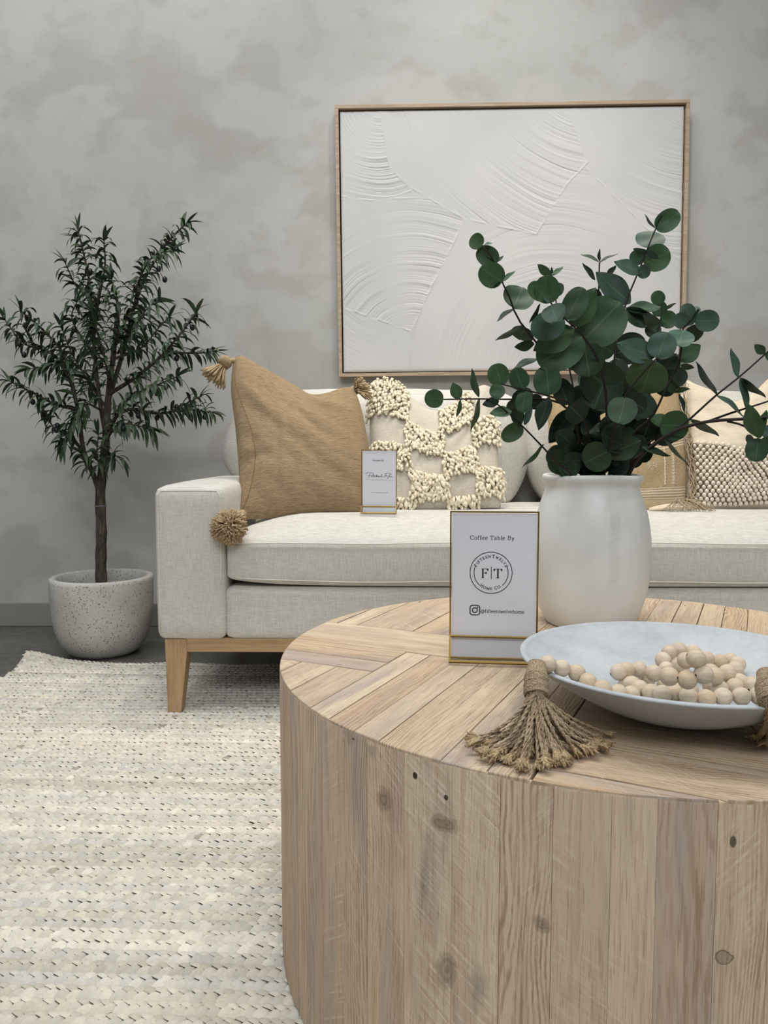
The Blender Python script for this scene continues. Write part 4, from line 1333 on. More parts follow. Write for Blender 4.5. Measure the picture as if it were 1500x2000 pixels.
def sf(x, y, w=0.09): return [(x - w, y), (x + w, y)]


X = 0.46   # x-height, cap height 0.70
GL = {
    'C': (0.66, [arc(0.36, 0.35, 0.30, 0.36, 48, 312, 22), [(0.58, 0.66), (0.58, 0.50)], [(0.58, 0.04), (0.58, 0.14)]]),
    'O': (0.78, [arc(0.39, 0.35, 0.33, 0.36, 0, 360, 28)]),
    'T': (0.64, [[(0.32, 0), (0.32, 0.69)], [(0.04, 0.69), (0.60, 0.69)], [(0.045, 0.69), (0.045, 0.54)], [(0.595, 0.69), (0.595, 0.54)], sf(0.32, 0, 0.12)]),
    'B': (0.62, [[(0.13, 0), (0.13, 0.70)], [(0.03, 0.69), (0.30, 0.69)] + arc(0.30, 0.53, 0.20, 0.16, 90, -90, 10) + [(0.13, 0.37)], [(0.30, 0.37)] + arc(0.32, 0.185, 0.22, 0.185, 90, -90, 10) + [(0.03, 0.0)]]),
    'F': (0.56, [[(0.13, 0), (0.13, 0.69)], [(0.03, 0.69), (0.50, 0.69), (0.50, 0.55)], [(0.13, 0.37), (0.37, 0.37)], [(0.37, 0.44), (0.37, 0.30)], sf(0.13, 0, 0.11)]),
    'E': (0.60, [[(0.13, 0), (0.13, 0.69)], [(0.03, 0.69), (0.50, 0.69), (0.50, 0.56)], [(0.13, 0.36), (0.38, 0.36)], [(0.38, 0.43), (0.38, 0.29)], [(0.03, 0.0), (0.52, 0.0), (0.54, 0.14)]]),
    'I': (0.30, [[(0.15, 0), (0.15, 0.69)], sf(0.15, 0, 0.10), sf(0.15, 0.69, 0.10)]),
    'N': (0.76, [[(0.13, 0), (0.13, 0.69)], [(0.13, 0.69), (0.63, 0.0)], [(0.63, 0.0), (0.63, 0.69)], sf(0.13, 0), sf(0.63, 0.69), sf(0.08, 0.69, 0.06)]),
    'W': (0.98, [[(0.10, 0.69), (0.32, 0.0), (0.49, 0.60), (0.68, 0.0), (0.90, 0.69)], sf(0.10, 0.69), sf(0.90, 0.69)]),
    'L': (0.56, [[(0.13, 0), (0.13, 0.69)], sf(0.13, 0.69, 0.10), [(0.03, 0.0), (0.50, 0.0), (0.52, 0.15)]]),
    'V': (0.70, [[(0.08, 0.69), (0.35, 0.0), (0.62, 0.69)], sf(0.08, 0.69), sf(0.62, 0.69)]),
    'H': (0.76, [[(0.13, 0), (0.13, 0.69)], [(0.63, 0), (0.63, 0.69)], [(0.13, 0.36), (0.63, 0.36)], sf(0.13, 0), sf(0.63, 0), sf(0.13, 0.69), sf(0.63, 0.69)]),
    'M': (0.90, [[(0.14, 0), (0.14, 0.69), (0.45, 0.04), (0.76, 0.69), (0.76, 0)], sf(0.14, 0), sf(0.76, 0), sf(0.10, 0.69, 0.06), sf(0.80, 0.69, 0.06)]),
    'P': (0.58, [[(0.13, 0), (0.13, 0.69)], [(0.03, 0.69), (0.28, 0.69)] + arc(0.30, 0.51, 0.21, 0.18, 90, -90, 10) + [(0.13, 0.33)], sf(0.13, 0, 0.11)]),
    'o': (0.52, [arc(0.26, X / 2, 0.20, X / 2, 0, 360, 20)]),
    'e': (0.46, [[(0.06, 0.26), (0.40, 0.26)] + arc(0.235, X / 2, 0.18, X / 2, 8, 310, 18)]),
    'f': (0.32, [[(0.14, 0), (0.14, 0.56)] + arc(0.25, 0.56, 0.11, 0.15, 180, 50, 8), [(0.03, X), (0.28, X)], sf(0.14, 0, 0.10)]),
    'a': (0.46, [arc(0.21, 0.33, 0.14, 0.13, 160, 0, 8) + [(0.35, 0.06), (0.42, 0.0)], arc(0.20, 0.13, 0.15, 0.13, 60, 360, 14)]),
    'b': (0.53, [[(0.11, 0.0), (0.11, 0.72)], arc(0.28, X / 2, 0.19, X / 2, 150, -150, 18), [(0.03, 0.72), (0.11, 0.72)]]),
    'd': (0.53, [[(0.42, 0.0), (0.42, 0.72)], arc(0.25, X / 2, 0.19, X / 2, 30, 330, 18), [(0.34, 0.72), (0.42, 0.72)], [(0.42, 0.0), (0.50, 0.0)]]),
    'l': (0.27, [[(0.135, 0), (0.135, 0.72)], sf(0.135, 0, 0.10), [(0.04, 0.72), (0.135, 0.72)]]),
    'y': (0.50, [[(0.07, X), (0.25, 0.0)], [(0.44, X), (0.25, 0.0), (0.17, -0.18), (0.07, -0.20)], sf(0.07, X, 0.07), sf(0.43, X, 0.07)]),
    'i': (0.27, [[(0.135, 0), (0.135, X)], sf(0.135, 0, 0.10), [(0.04, X), (0.135, X)], [(0.12, 0.62), (0.15, 0.66)]]),
    't': (0.32, [[(0.14, 0.60), (0.14, 0.08), (0.20, 0.0), (0.29, 0.04)], [(0.03, X), (0.28, X)]]),
    'n': (0.55, [[(0.12, 0), (0.12, X)], [(0.12, 0.34)] + arc(0.28, 0.30, 0.15, 0.16, 150, 0, 8) + [(0.43, 0.0)], sf(0.12, 0), sf(0.43, 0), [(0.03, X), (0.12, X)]]),
    'h': (0.55, [[(0.12, 0), (0.12, 0.72)], [(0.12, 0.34)] + arc(0.28, 0.30, 0.15, 0.16, 150, 0, 8) + [(0.43, 0.0)], sf(0.12, 0), sf(0.43, 0), [(0.03, 0.72), (0.12, 0.72)]]),
    'm': (0.84, [[(0.12, 0), (0.12, X)], [(0.12, 0.34)] + arc(0.27, 0.30, 0.145, 0.16, 150, 0, 8) + [(0.415, 0.0)], [(0.415, 0.34)] + arc(0.565, 0.30, 0.145, 0.16, 150, 0, 8) + [(0.71, 0.0)], sf(0.12, 0), sf(0.415, 0), sf(0.71, 0), [(0.03, X), (0.12, X)]]),
    'w': (0.72, [[(0.06, X), (0.21, 0.0), (0.36, 0.40), (0.51, 0.0), (0.66, X)], sf(0.06, X, 0.07), sf(0.66, X, 0.07)]),
    'v': (0.50, [[(0.07, X), (0.25, 0.0), (0.44, X)], sf(0.07, X, 0.07), sf(0.43, X, 0.07)]),
    'r': (0.38, [[(0.12, 0), (0.12, X)], [(0.12, 0.32), (0.22, 0.43), (0.34, 0.44)], sf(0.12, 0, 0.10), [(0.03, X), (0.12, X)]]),
    '@': (0.86, [arc(0.44, 0.22, 0.38, 0.40, 320, 0, 4)[:0] + arc(0.44, 0.22, 0.36, 0.40, -50, -360, 26), arc(0.42, 0.23, 0.14, 0.18, 0, 360, 16), [(0.57, 0.42), (0.55, 0.12), (0.64, 0.06), (0.78, 0.20)]]),
    '.': (0.22, [[(0.09, 0.0), (0.13, 0.05)]]), ' ': (0.27, []), '|': (0.3, [[(0.15, -0.12), (0.15, 0.82)]]),
}


def ribbon(mb, pts, wmax, wmin, tf, lift=0.0):
    """flat calligraphic ribbon through 2-D points; tf maps 2-D to 3-D"""
    for i in range(1, len(pts) - 1):      # break at sharp corners so strokes keep their weight
        ax, ay = pts[i][0] - pts[i - 1][0], pts[i][1] - pts[i - 1][1]; bx, by = pts[i + 1][0] - pts[i][0], pts[i + 1][1] - pts[i][1]
        if (ax * bx + ay * by) < 0.55 * math.hypot(ax, ay) * math.hypot(bx, by):
            ribbon(mb, pts[:i + 1], wmax, wmin, tf); ribbon(mb, pts[i:], wmax, wmin, tf); return
    P = []; n = len(pts)
    for i, p in enumerate(pts):
        a, b = pts[max(0, i - 1)], pts[min(n - 1, i + 1)]
        dx, dy = b[0] - a[0], b[1] - a[1]; L = math.hypot(dx, dy) or 1; dx, dy = dx / L, dy / L
        w = (wmin + (wmax - wmin) * abs(dy) ** 0.6) / 2
        ex = 0.0
        P.append([tf(p[0] - dy * w, p[1] + dx * w), tf(p[0] + dy * w, p[1] - dx * w)])
    mb.grid(P)


def text(mb, s, size, x0, y0, tf, wmax=0.085, wmin=0.035, track=0.04, center=True, caps=None):
    """caps: small-cap scale for lower-case letters"""
    items = []; w = 0
    for ch in s:
        k = 1.0
        if caps and ch.islower(): ch = ch.upper(); k = caps
        adv, st = GL[ch]; items.append((w, k, st)); w += adv * k + track
    w -= track; ox = x0 - (w * size / 2 if center else 0)
    for off, k, st in items:
        for pl in st: ribbon(mb, [(ox + (off + q[0] * k) * size, y0 + q[1] * k * size) for q in pl], wmax * size, wmin * size, tf)


def arc_text(mb, s, size, cx, cy, rad, mid, tf, caps=0.8, top=True, track=0.10):
    items = []; w = 0
    for ch in s:
        k = 1.0
        if ch.islower(): ch = ch.upper(); k = caps
        adv, st = GL[ch]; items.append((w, adv * k, k, st)); w += adv * k + track
    w -= track
    for off, adv, k, st in items:
        c = (off + adv / 2 - w / 2) * size; a = R(mid) - c / rad if top else R(mid) + c / rad
        for pl in st:
            q2 = []
            for q in pl:
                lx, ly = (q[0] * k - adv / 2) * size, q[1] * k * size
                if top: rr = rad + ly; q2.append((cx + rr * math.cos(a) + lx * math.sin(a), cy + rr * math.sin(a) - lx * math.cos(a)))
                else: rr = rad - ly; q2.append((cx + rr * math.cos(a) - lx * math.sin(a), cy + rr * math.sin(a) + lx * math.cos(a)))
            ribbon(mb, q2, 0.12 * size, 0.07 * size, tf)


def sign_holder(label, base, W, H, rotz, foot_h, foot_d, kind):
    """brass-edged acrylic card stand: upright pane with the card, sloping foot pane in front"""
    root = thing('sign_holder', label, 'sign', base)
    M = Matrix.Translation(Vector(base)) @ Matrix.Rotation(rotz, 4, 'Z')
    bt = W * 0.017   # brass bar thickness
    def bx(mb, lo, hi): mb.box(lo, hi, M)
    f = MB(); d = 0.005
    for x in (-W / 2, W / 2 - bt): bx(f, (x, -d / 2, 0), (x + bt, d / 2, H))
    bx(f, (-W / 2 + bt, -d / 2, H - bt), (W / 2 - bt, d / 2, H)); bx(f, (-W / 2 + bt, -d / 2, 0), (W / 2 - bt, d / 2, bt))
    f.build('frame', 'brass', root, smooth=False)
    a = math.atan2(foot_d, foot_h); FL = math.hypot(foot_d, foot_h)
    Mf = M @ Matrix.Translation((0, -d / 2 - 0.001, foot_h)) @ Matrix.Rotation(-a, 4, 'X')
    g = MB()
    for x in (-W / 2, W / 2 - bt): g.box((x, -0.004, -FL + 0.002), (x + bt, 0.0, 0.0), Mf)
    g.box((-W / 2 + bt, -0.004, -bt), (W / 2 - bt, 0.0, 0.0), Mf); g.box((-W / 2 + bt, -0.004, -FL + 0.002), (W / 2 - bt, 0.0, -FL + 0.002 + bt * 1.3), Mf)
    g.build('foot_frame', 'brass', root, smooth=False)
    p = MB(); p.box((-W / 2 + bt, -0.0026, -FL + bt * 1.3), (W / 2 - bt, -0.0012, -bt), Mf); p.build('foot_pane', 'glass', root, smooth=False)
    p = MB(); bx(p, (-W / 2 + bt, -0.0022, bt), (W / 2 - bt, -0.0012, H - bt)); p.build('pane', 'glass', root, smooth=False)
    cardm = MB(); c0 = foot_h * 0.10; bx(cardm, (-W / 2 + bt + 0.0008, -0.0004, c0), (W / 2 - bt - 0.0008, 0.0004, H - bt - 0.0012))
    card = cardm.build('card', 'paper', root, smooth=False)
    def tf(x, y): return M @ Vector((x, -0.0007, y))
    return root, card, tf


# --- table sign
b0 = atz(972, 1301, TZ)
ps = thing  # (kept short below)
root, card, tf = sign_holder('large brass framed card holder with black round logo, standing on coffee table', (0.1425, 1.088, TZ + 0.0012), 0.1245, 0.2125, R(-5.5), 0.033, 0.030, 'table')
k = 0.1245 / 174.0        # metres per photo pixel on the card
def PXY(px, py): return ((px - 971.5) * k, 0.2125 - (py - 1006) * k)
ink = MB()
x, y = PXY(967.5, 1062.5); text(ink, 'Coffee Table By', 11.3 * k, x, y, tf, 0.10, 0.05, 0.065)
ink.build('lettering', 'ink', card)
lg = MB(); cx, cy = PXY(966, 1128.5)
ribbon(lg, arc(cx, cy, 41.3 * k, 41.3 * k, 0, 360, 64), 1.4 * k, 1.4 * k, tf)
ribbon(lg, arc(cx, cy, 33.5 * k, 33.5 * k, -48, 24, 20), 1.4 * k, 1.4 * k, tf); ribbon(lg, arc(cx, cy, 33.5 * k, 33.5 * k, 156, 228, 20), 1.4 * k, 1.4 * k, tf)
arc_text(lg, 'FifteenTwelve', 8.4 * k, cx, cy, 30.3 * k, 90, tf, 0.82, True, 0.15)
arc_text(lg, 'Home Co.', 8.6 * k, cx, cy, 34.5 * k, -90, tf, 0.82, False, 0.17)
x, y = PXY(953.8, 1138.5); text(lg, 'F', 26 * k, x, y, tf, 0.11, 0.04); x, y = PXY(979.5, 1138.5); text(lg, 'T', 26 * k, x, y, tf, 0.11, 0.04)
x, y = PXY(966.5, 1141.0); ribbon(lg, [(x, y), (x, y + 25 * k)], 1.3 * k, 1.3 * k, tf)
lg.build('logo', 'ink', card)
ic = MB(); cx, cy = PXY(934.8, 1204.0); s = 9.6 * k; r_ = 5.0 * k
path = arc(cx + s - r_, cy + s - r_, r_, r_, 0, 90, 6) + arc(cx - s + r_, cy + s - r_, r_, r_, 90, 180, 6) + arc(cx - s + r_, cy - s + r_, r_, r_, 180, 270, 6) + arc(cx + s - r_, cy - s + r_, r_, r_, 270, 360, 6)
path.append(path[0]); ribbon(ic, path, 2.0 * k, 2.0 * k, tf); ribbon(ic, arc(cx, cy, 4.8 * k, 4.8 * k, 0, 360, 28), 2.0 * k, 2.0 * k, tf); ribbon(ic, arc(cx + 5.6 * k, cy + 5.6 * k, 0.7 * k, 0.7 * k, 0, 360, 10), 1.4 * k, 1.4 * k, tf)
x, y = PXY(946.3, 1208.8); text(ic, '@fifteentwelvehome', 9.7 * k, x, y, tf, 0.10, 0.05, 0.012, center=False)
ic.build('social_handle', 'ink', card)

# --- sofa sign
sb = aty(740.5, 998, 2.20); sb.z = max(seat_z(sb.x, sb.y), seat_z(sb.x, sb.y - 0.03)) + 0.002
root, card, tf = sign_holder('small brass framed card holder with handwritten logo, standing on the sofa seat', tuple(sb), 0.1005, 0.1815, R(-6), 0.019, 0.026, 'sofa')
k = 0.1005 / 69.0
def PX2(px, py): return ((px - 740.5) * k, 0.1815 - (py - 878) * k)
ink = MB(); x, y = PX2(738.5, 900.0); text(ink, 'Provided By', 4.1 * k, x, y, tf, 0.12, 0.08, 0.03)
ink.build('lettering', 'ink', card)
lg = MB()
def scr(pts, w=0.75): ribbon(lg, [tuple(v) for v in smooth_curve([Vector((*PX2(690 + a / 13.33, 860 + b / 13.33), 0)) for a, b in pts], 5)], w * k, w * 0.45 * k, lambda a, b: tf(a, b))
ribbon_tf = tf
def scr(pts, w=0.8):
    c = smooth_curve([Vector((*PX2(690 + a / 13.33, 860 + b / 13.33), 0)) for a, b in pts], 5)
    ribbon(lg, [(v.x, v.y) for v in c], w * k, w * 0.5 * k, tf)
scr([(310, 865), (380, 835), (470, 835), (530, 870), (490, 910), (420, 915), (335, 915)]); scr([(445, 850), (420, 905), (395, 965)])
scr([(500, 905), (470, 940), (510, 945), (540, 900), (545, 945), (580, 915), (600, 940)]); scr([(625, 880), (595, 945), (650, 905), (620, 930), (665, 945), (680, 920), (650, 945)])
scr([(735, 900), (760, 880), (720, 930), (700, 950), (740, 950), (770, 930)]); scr([(860, 855), (830, 910), (800, 960)]); scr([(815, 860), (900, 845), (990, 870), (930, 900), (850, 905), (880, 940), (920, 995)])
scr([(920, 935), (945, 925), (930, 950), (960, 935), (975, 945), (990, 930), (1000, 950), (1050, 945)])
lg.build('logo', 'ink', card)
tg = MB(); rnd = random.Random(2)
for (xa, xb, yy) in ((310, 425, 1008), (920, 1045, 1037)): ribbon(tg, [PX2(690 + xa / 13.33, 860 + yy / 13.33), PX2(690 + xb / 13.33, 860 + yy / 13.33)], 0.35 * k, 0.35 * k, tf)
def scribble(xa, xb, yy, h):
    pts = []; x = xa
    while x < xb: pts.append(PX2(690 + x / 13.33, 860 + (yy + rnd.uniform(-h, h)) / 13.33)); x += rnd.uniform(6, 14)
    ribbon(tg, pts, 0.42 * k, 0.42 * k, tf)
scribble(470, 890, 1022, 10); tg.build('tagline', 'greyink', card)
tg = MB(); scribble(455, 900, 1355, 11); tg.build('web_address', 'greyink', card)


# ================================================================== VASE
VX, VY = 0.342, 1.335
vase = thing('vase', 'white chalky ceramic vase holding eucalyptus on the round table', 'vase', (VX, VY, TZ + 0.0008))
prof = [(0.0, 0.0), (0.066, 0.0), (0.074, 0.004), (0.083, 0.018), (0.091, 0.042), (0.0965, 0.072), (0.0985, 0.105), (0.0985, 0.135), (0.0965, 0.160), (0.0925, 0.185), (0.0870, 0.206), (0.0815, 0.222), (0.0785, 0.232), (0.0782, 0.238), (0.0805, 0.243), (0.0832, 0.248), (0.0838, 0.252), (0.082, 0.256), (0.077, 0.257), (0.072, 0.253), (0.070, 0.240), (0.074, 0.222), (0.084, 0.19), (0.089, 0.14), (0.086, 0.08), (0.07, 0.02), (0.0, 0.014)]
pv = [Vector((r_, z_, 0)) for r_, z_ in prof]; pv = smooth_curve(pv, 3)
def wobv(p):
    a = math.atan2(p.y - VY, p.x - VX); z = p.z - TZ
    s = 1 + 0.010 * math.sin(2 * a + 1 + z * 8) + 0.006 * math.sin(5 * a + z * 20)
    return Vector((VX + (p.x - VX) * s, VY + (p.y - VY) * s, p.z + 0.0012 * math.sin(3 * a) * (z / 0.25)))
m = MB(); m.lathe([(max(0, v.x), v.y) for v in pv], (VX, VY, TZ + 0.0008), 96, wobv); m.build('body', 'vase', vase)


# ================================================================== EUCALYPTUS
RE = random.Random(77)
GREEN = [lin(h) for h in ('#375335', '#3e5b38', '#314c32', '#405d3e', '#3a5635')]
BLUE = [lin(h) for h in ('#3e574a', '#445f4f', '#395144', '#476052')]
DARK = [lin(h) for h in ('#213224', '#1c2c1f', '#283c26', '#2c4029')]


def euc_leaf(mb, b, t, w, Y, dsg=None, col='g', cup=None):
    """leaf from base pixel b to tip pixel t, apparent width w, base at depth Y; foreshortened leaves tilt in depth"""
    s = Y / FPX
    B = aty(b[0], b[1], Y); l = math.hypot(t[0] - b[0], t[1] - b[1])
    sg = dsg if dsg is not None else RE.choice((-1, 1))
    Lr = max(l, w * 1.02) if w > 0.7 * l else l
    dep = math.sqrt(max(0, Lr * Lr - l * l)) * s * sg
    T = aty(t[0], t[1], Y + dep)
    ax = T - B; L = ax.length; ax.normalize()
    view = (B - Vector((0, 0, CAM_H))).normalized()
    side = ax.cross(view).normalized()
    Wr = max(w, 0.60 * l) * s
    c = min(1.0, w * s / Wr); tilt = math.acos(c) * RE.choice((-1, 1))
    side = Matrix.Rotation(tilt, 3, ax) @ side
    nrm = side.cross(ax).normalized()
    if nrm.dot(view) > 0: nrm = -nrm
    pal = {'g': GREEN, 'b': BLUE, 'd': DARK}[col]; cc = list(RE.choice(pal)); v = RE.uniform(0.85, 1.12); cc = tuple(x * v for x in cc[:3]) + (1,)
    N, K = 14, 8; P, U = [], []; cu = cup if cup is not None else RE.uniform(0.04, 0.16)
    bend = RE.uniform(-0.10, 0.14)
    round_ = Wr > 0.7 * L
    for i in range(N + 1):
        u = (1 - math.cos(PI * i / N)) / 2
        if round_: hw = math.sqrt(max(0, 1 - (2 * u - 1) ** 2)) ** 0.85 * (1.0 + 0.10 * (0.5 - u))
        else: hw = math.sin(PI * u ** 0.85) ** 0.85
        if i == 0: hw = 0.02
        if i == N: hw = 0.02
        row, ur = [], []
        for j in range(K + 1):
            q = j / K * 2 - 1
            p = B + ax * (L * u) + side * (q * hw * Wr / 2) + nrm * (cu * Wr * (q * q * hw * hw - 0.25) * 0.8 + bend * L * (u * u) + 0.02 * Wr * math.sin(u * 9 + q * 3))
            row.append(p); ur.append((u, j / K))
        P.append(row); U.append(ur)
    mb.grid(P, U, cc)


def euc_branch(root, path, r0, leaves, Ys=None, r1=0.0011):
    """path: (px, py, Y) points from the mouth outwards; leaves: (bx,by,tx,ty,w,col[,dsg][,dY])"""
    pts = [aty(*p) for p in path]; c = resample(smooth_curve(pts, 6), 26)
    b = MB(); b.tube(c, [r0 + (r1 - r0) * i / 25 for i in range(26)], 7); bo = b.build('branch', 'stem', root)
    if leaves:
        m = MB()
        for L in leaves:
            bx, by, tx, ty, w, col = L[:6]; dsg = L[6] if len(L) > 6 else None; dY = L[7] if len(L) > 7 else 0.0
            # depth of the nearest path point
            best = min(((p[0] - bx) ** 2 + (p[1] - by) ** 2, p[2]) for p in dense(path))
            euc_leaf(m, (bx, by), (tx, ty), w, best[1] + dY, dsg, col)
        m.build('leaves', 'euc', bo)
    return bo


def dense(path):
    out = []
    for a, b in zip(path, path[1:]):
        for i in range(8): t = i / 8; out.append(tuple(a[j] + (b[j] - a[j]) * t for j in range(3)))
    out.append(path[-1]); return out


def spray(label):
    return thing('eucalyptus_spray', label, 'plant stem', (VX, VY, TZ + 0.016), 'eucalyptus in the white vase')


# ---- left spray
sL = spray('left eucalyptus spray in the vase, reaching over the shaggy pillow')
foot = (1148, 1090, 1.335)
euc_branch(sL, [foot, (1140, 930, 1.33), (1120, 800, 1.31), (1080, 715, 1.29), (1042, 662, 1.28), (1010, 620, 1.27), (992, 572, 1.26), (980, 550, 1.25), (966, 512, 1.25), (944, 482, 1.24)], 0.0032, [
    (942, 479, 918, 463, 31, 'g'), (946, 478, 962, 473, 5, 'b'), (972, 512, 932, 488, 38, 'g'), (971, 511, 984, 500, 6, 'g'),
    (981, 551, 938, 522, 48, 'g'), (982, 549, 1007, 530, 8, 'g'), (978, 551, 962, 561, 6, 'd'),
    (1003, 600, 1021, 562, 62, 'g', 1), (1003, 602, 970, 627, 9, 'd'), (1022, 637, 965, 661, 12, 'b'), (1026, 640, 1016, 662, 46, 'g', 1),
    (1044, 672, 1004, 677, 20, 'd'), (1050, 700, 1000, 717, 13, 'b'), (1052, 702, 1078, 690, 30, 'd'), (1120, 800, 1072, 866, 44, 'd', -1), (1118, 800, 1150, 756, 50, 'd', 1)])
euc_branch(sL, [foot, (1135, 930, 1.31), (1130, 850, 1.29), (1110, 800, 1.27), (1070, 780, 1.26), (1000, 780, 1.25), (935, 779, 1.25), (866, 780, 1.25)], 0.0026, [
    (866, 780, 829, 777, 36, 'g'), (897, 780, 884, 747, 24, 'g'), (900, 780, 893, 816, 9, 'g'), (935, 776, 916, 721, 14, 'g'), (937, 778, 923, 843, 11, 'g'),
    (975, 783, 942, 790, 20, 'd'), (1008, 782, 1000, 808, 30, 'd', 1), (1060, 780, 1030, 790, 30, 'd')])
euc_branch(sL, [foot, (1120, 940, 1.28), (1090, 906, 1.26), (1055, 868, 1.245), (1022, 834, 1.235), (996, 810, 1.23), (971, 789, 1.225)], 0.0024, [
    (1000, 803, 956, 808, 22, 'g'), (1020, 832, 981, 858, 34, 'g', -1), (1012, 836, 1010, 775, 26, 'd'), (1063, 868, 1019, 912, 9, 'g'), (1024, 830, 1042, 793, 14, 'b'),
    (971, 789, 958, 778, 12, 'd')])
# ---- front spray (towards the viewer)
sF = spray('front eucalyptus spray in the vase, its largest round leaves facing forward')
foot = (1160, 1090, 1.31)
euc_branch(sF, [foot, (1175, 930, 1.29), (1185, 800, 1.25), (1170, 710, 1.21), (1138, 656, 1.18), (1104, 623, 1.16), (1076, 592, 1.14)], 0.0034, [
    (1140, 664, 1212, 590, 92, 'g', -1, .03), (1138, 657, 1050, 712, 76, 'g', -1, .025), (1140, 668, 1152, 735, 66, 'd', 1, .03),
    (1122, 642, 1043, 684, 54, 'g', -1, .015), (1116, 638, 1164, 562, 50, 'g', -1, .015), (1108, 624, 1138, 562, 47, 'g', -1, .005),
    (1102, 622, 1037, 650, 56, 'b', -1), (1076, 595, 1087, 626, 46, 'b', -1, -.005), (1074, 592, 1064, 539, 48, 'g', 1), (1070, 582, 1033, 555, 34, 'g', 1), (1074, 591, 1061, 580, 8, 'b'),
    (1056, 594, 1030, 630, 9, 'd', 1, .03), (1215, 778, 1142, 722, 84, 'd', 1, .02), (1190, 720, 1160, 800, 80, 'd', 1, .05)])
euc_branch(sF, [foot, (1170, 930, 1.29), (1150, 850, 1.26), (1125, 795, 1.23), (1070, 773, 1.20), (1022, 761, 1.18), (980, 750, 1.17)], 0.0026, [
    (980, 751, 966, 711, 42, 'g', -1), (980, 752, 962, 776, 30, 'g', -1), (981, 751, 990, 738, 10, 'b'), (1022, 760, 1005, 719, 38, 'g'), (1026, 764, 1020, 806, 32, 'g'),
    (1072, 772, 1066, 714, 54, 'g', 1), (1072, 775, 1049, 839, 30, 'd'), (1040, 766, 1000, 782, 30, 'd', 1, .02), (1110, 790, 1090, 740, 40, 'd', 1, .03), (1112, 792, 1140, 820, 46, 'd')])
euc_branch(sF, [foot, (1180, 930, 1.27), (1190, 880, 1.24), (1205, 820, 1.21), (1222, 772, 1.19), (1275, 707, 1.17), (1284, 698, 1.168)], 0.0026, [
    (1275, 705, 1252, 769, 80, 'g', 1), (1222, 775, 1208, 829, 56, 'g', -1), (1220, 776, 1260, 800, 44, 'd', 1), (1284, 700, 1302, 648, 54, 'b', 1), (1280, 696, 1203, 672, 46, 'b', 1, .01),
    (1252, 860, 1180, 893, 46, 'd', -1, .02), (1190, 880, 1140, 905, 60, 'd', 1), (1195, 870, 1160, 830, 60, 'd', 1, .03)])
# ---- tall back spray
sB = spray('tallest eucalyptus spray in the vase, crossing the white canvas at upper right')
foot = (1166, 1090, 1.36)
euc_branch(sB, [foot, (1190, 930, 1.37), (1195, 820, 1.39), (1200, 700, 1.40), (1221, 597, 1.41), (1241, 545, 1.415), (1253, 516, 1.42), (1265, 484, 1.42), (1281, 446, 1.42), (1291, 422, 1.42)], 0.0034, [
    (1281, 446, 1326, 416, 40, 'g', 1), (1279, 446, 1258, 419, 5, 'b'), (1282, 444, 1293, 420, 8, 'd'), (1266, 484, 1275, 446, 56, 'b', 1, .01), (1263, 492, 1236, 486, 11, 'b', -1), (1263, 492, 1288, 504, 13, 'b', -1),
    (1258, 516, 1310, 490, 50, 'g', 1, .01), (1255, 513, 1234, 492, 28, 'g', 1, .01), (1254, 531, 1198, 513, 26, 'b', -1), (1245, 530, 1271, 531, 26, 'b', -1),
    (1232, 592, 1162, 533, 46, 'b', 1, .01), (1222, 602, 1298, 633, 28, 'b', -1), (1221, 606, 1262, 640, 26, 'd', 1), (1225, 603, 1290, 605, 22, 'g', 1),
    (1200, 690, 1150, 660, 50, 'd', 1), (1200, 692, 1262, 668, 60, 'd', 1, .02), (1195, 800, 1250, 830, 60, 'd', 1)])
euc_branch(sB, [foot, (1175, 930, 1.38), (1170, 800, 1.42), (1168, 660, 1.44), (1170, 540, 1.45), (1171, 512, 1.45)], 0.0022, [
    (1171, 511, 1172, 485, 6, 'd'), (1171, 511, 1136, 493, 6, 'd'), (1171, 512, 1206, 492, 5, 'd'), (1163, 547, 1136, 515, 10, 'd'), (1186, 540, 1204, 519, 11, 'd'), (1170, 590, 1150, 570, 30, 'd')], r1=0.0014)
euc_branch(sB, [foot, (1150, 930, 1.36), (1120, 760, 1.38), (1095, 640, 1.39), (1083, 570, 1.40), (1077, 536, 1.40)], 0.0022, [
    (1076, 538, 1049, 517, 17, 'g'), (1078, 538, 1101, 522, 9, 'g'), (1077, 536, 1077, 521, 5, 'd'), (1085, 575, 1050, 560, 30, 'g'), (1086, 578, 1096, 552, 20, 'd'), (1110, 720, 1130, 690, 40, 'd')])
euc_branch(sB, [foot, (1200, 930, 1.38), (1225, 800, 1.40), (1262, 700, 1.42), (1290, 630, 1.43), (1292, 595, 1.43)], 0.0022, [
    (1291, 594, 1279, 569, 26, 'g'), (1293, 617, 1282, 588, 29, 'g'), (1297, 604, 1319, 590, 6, 'g'), (1290, 630, 1322, 618, 34, 'g'), (1288, 634, 1262, 655, 30, 'd'), (1250, 730, 1290, 720, 46, 'd'), (1245, 740, 1205, 745, 46, 'd')])
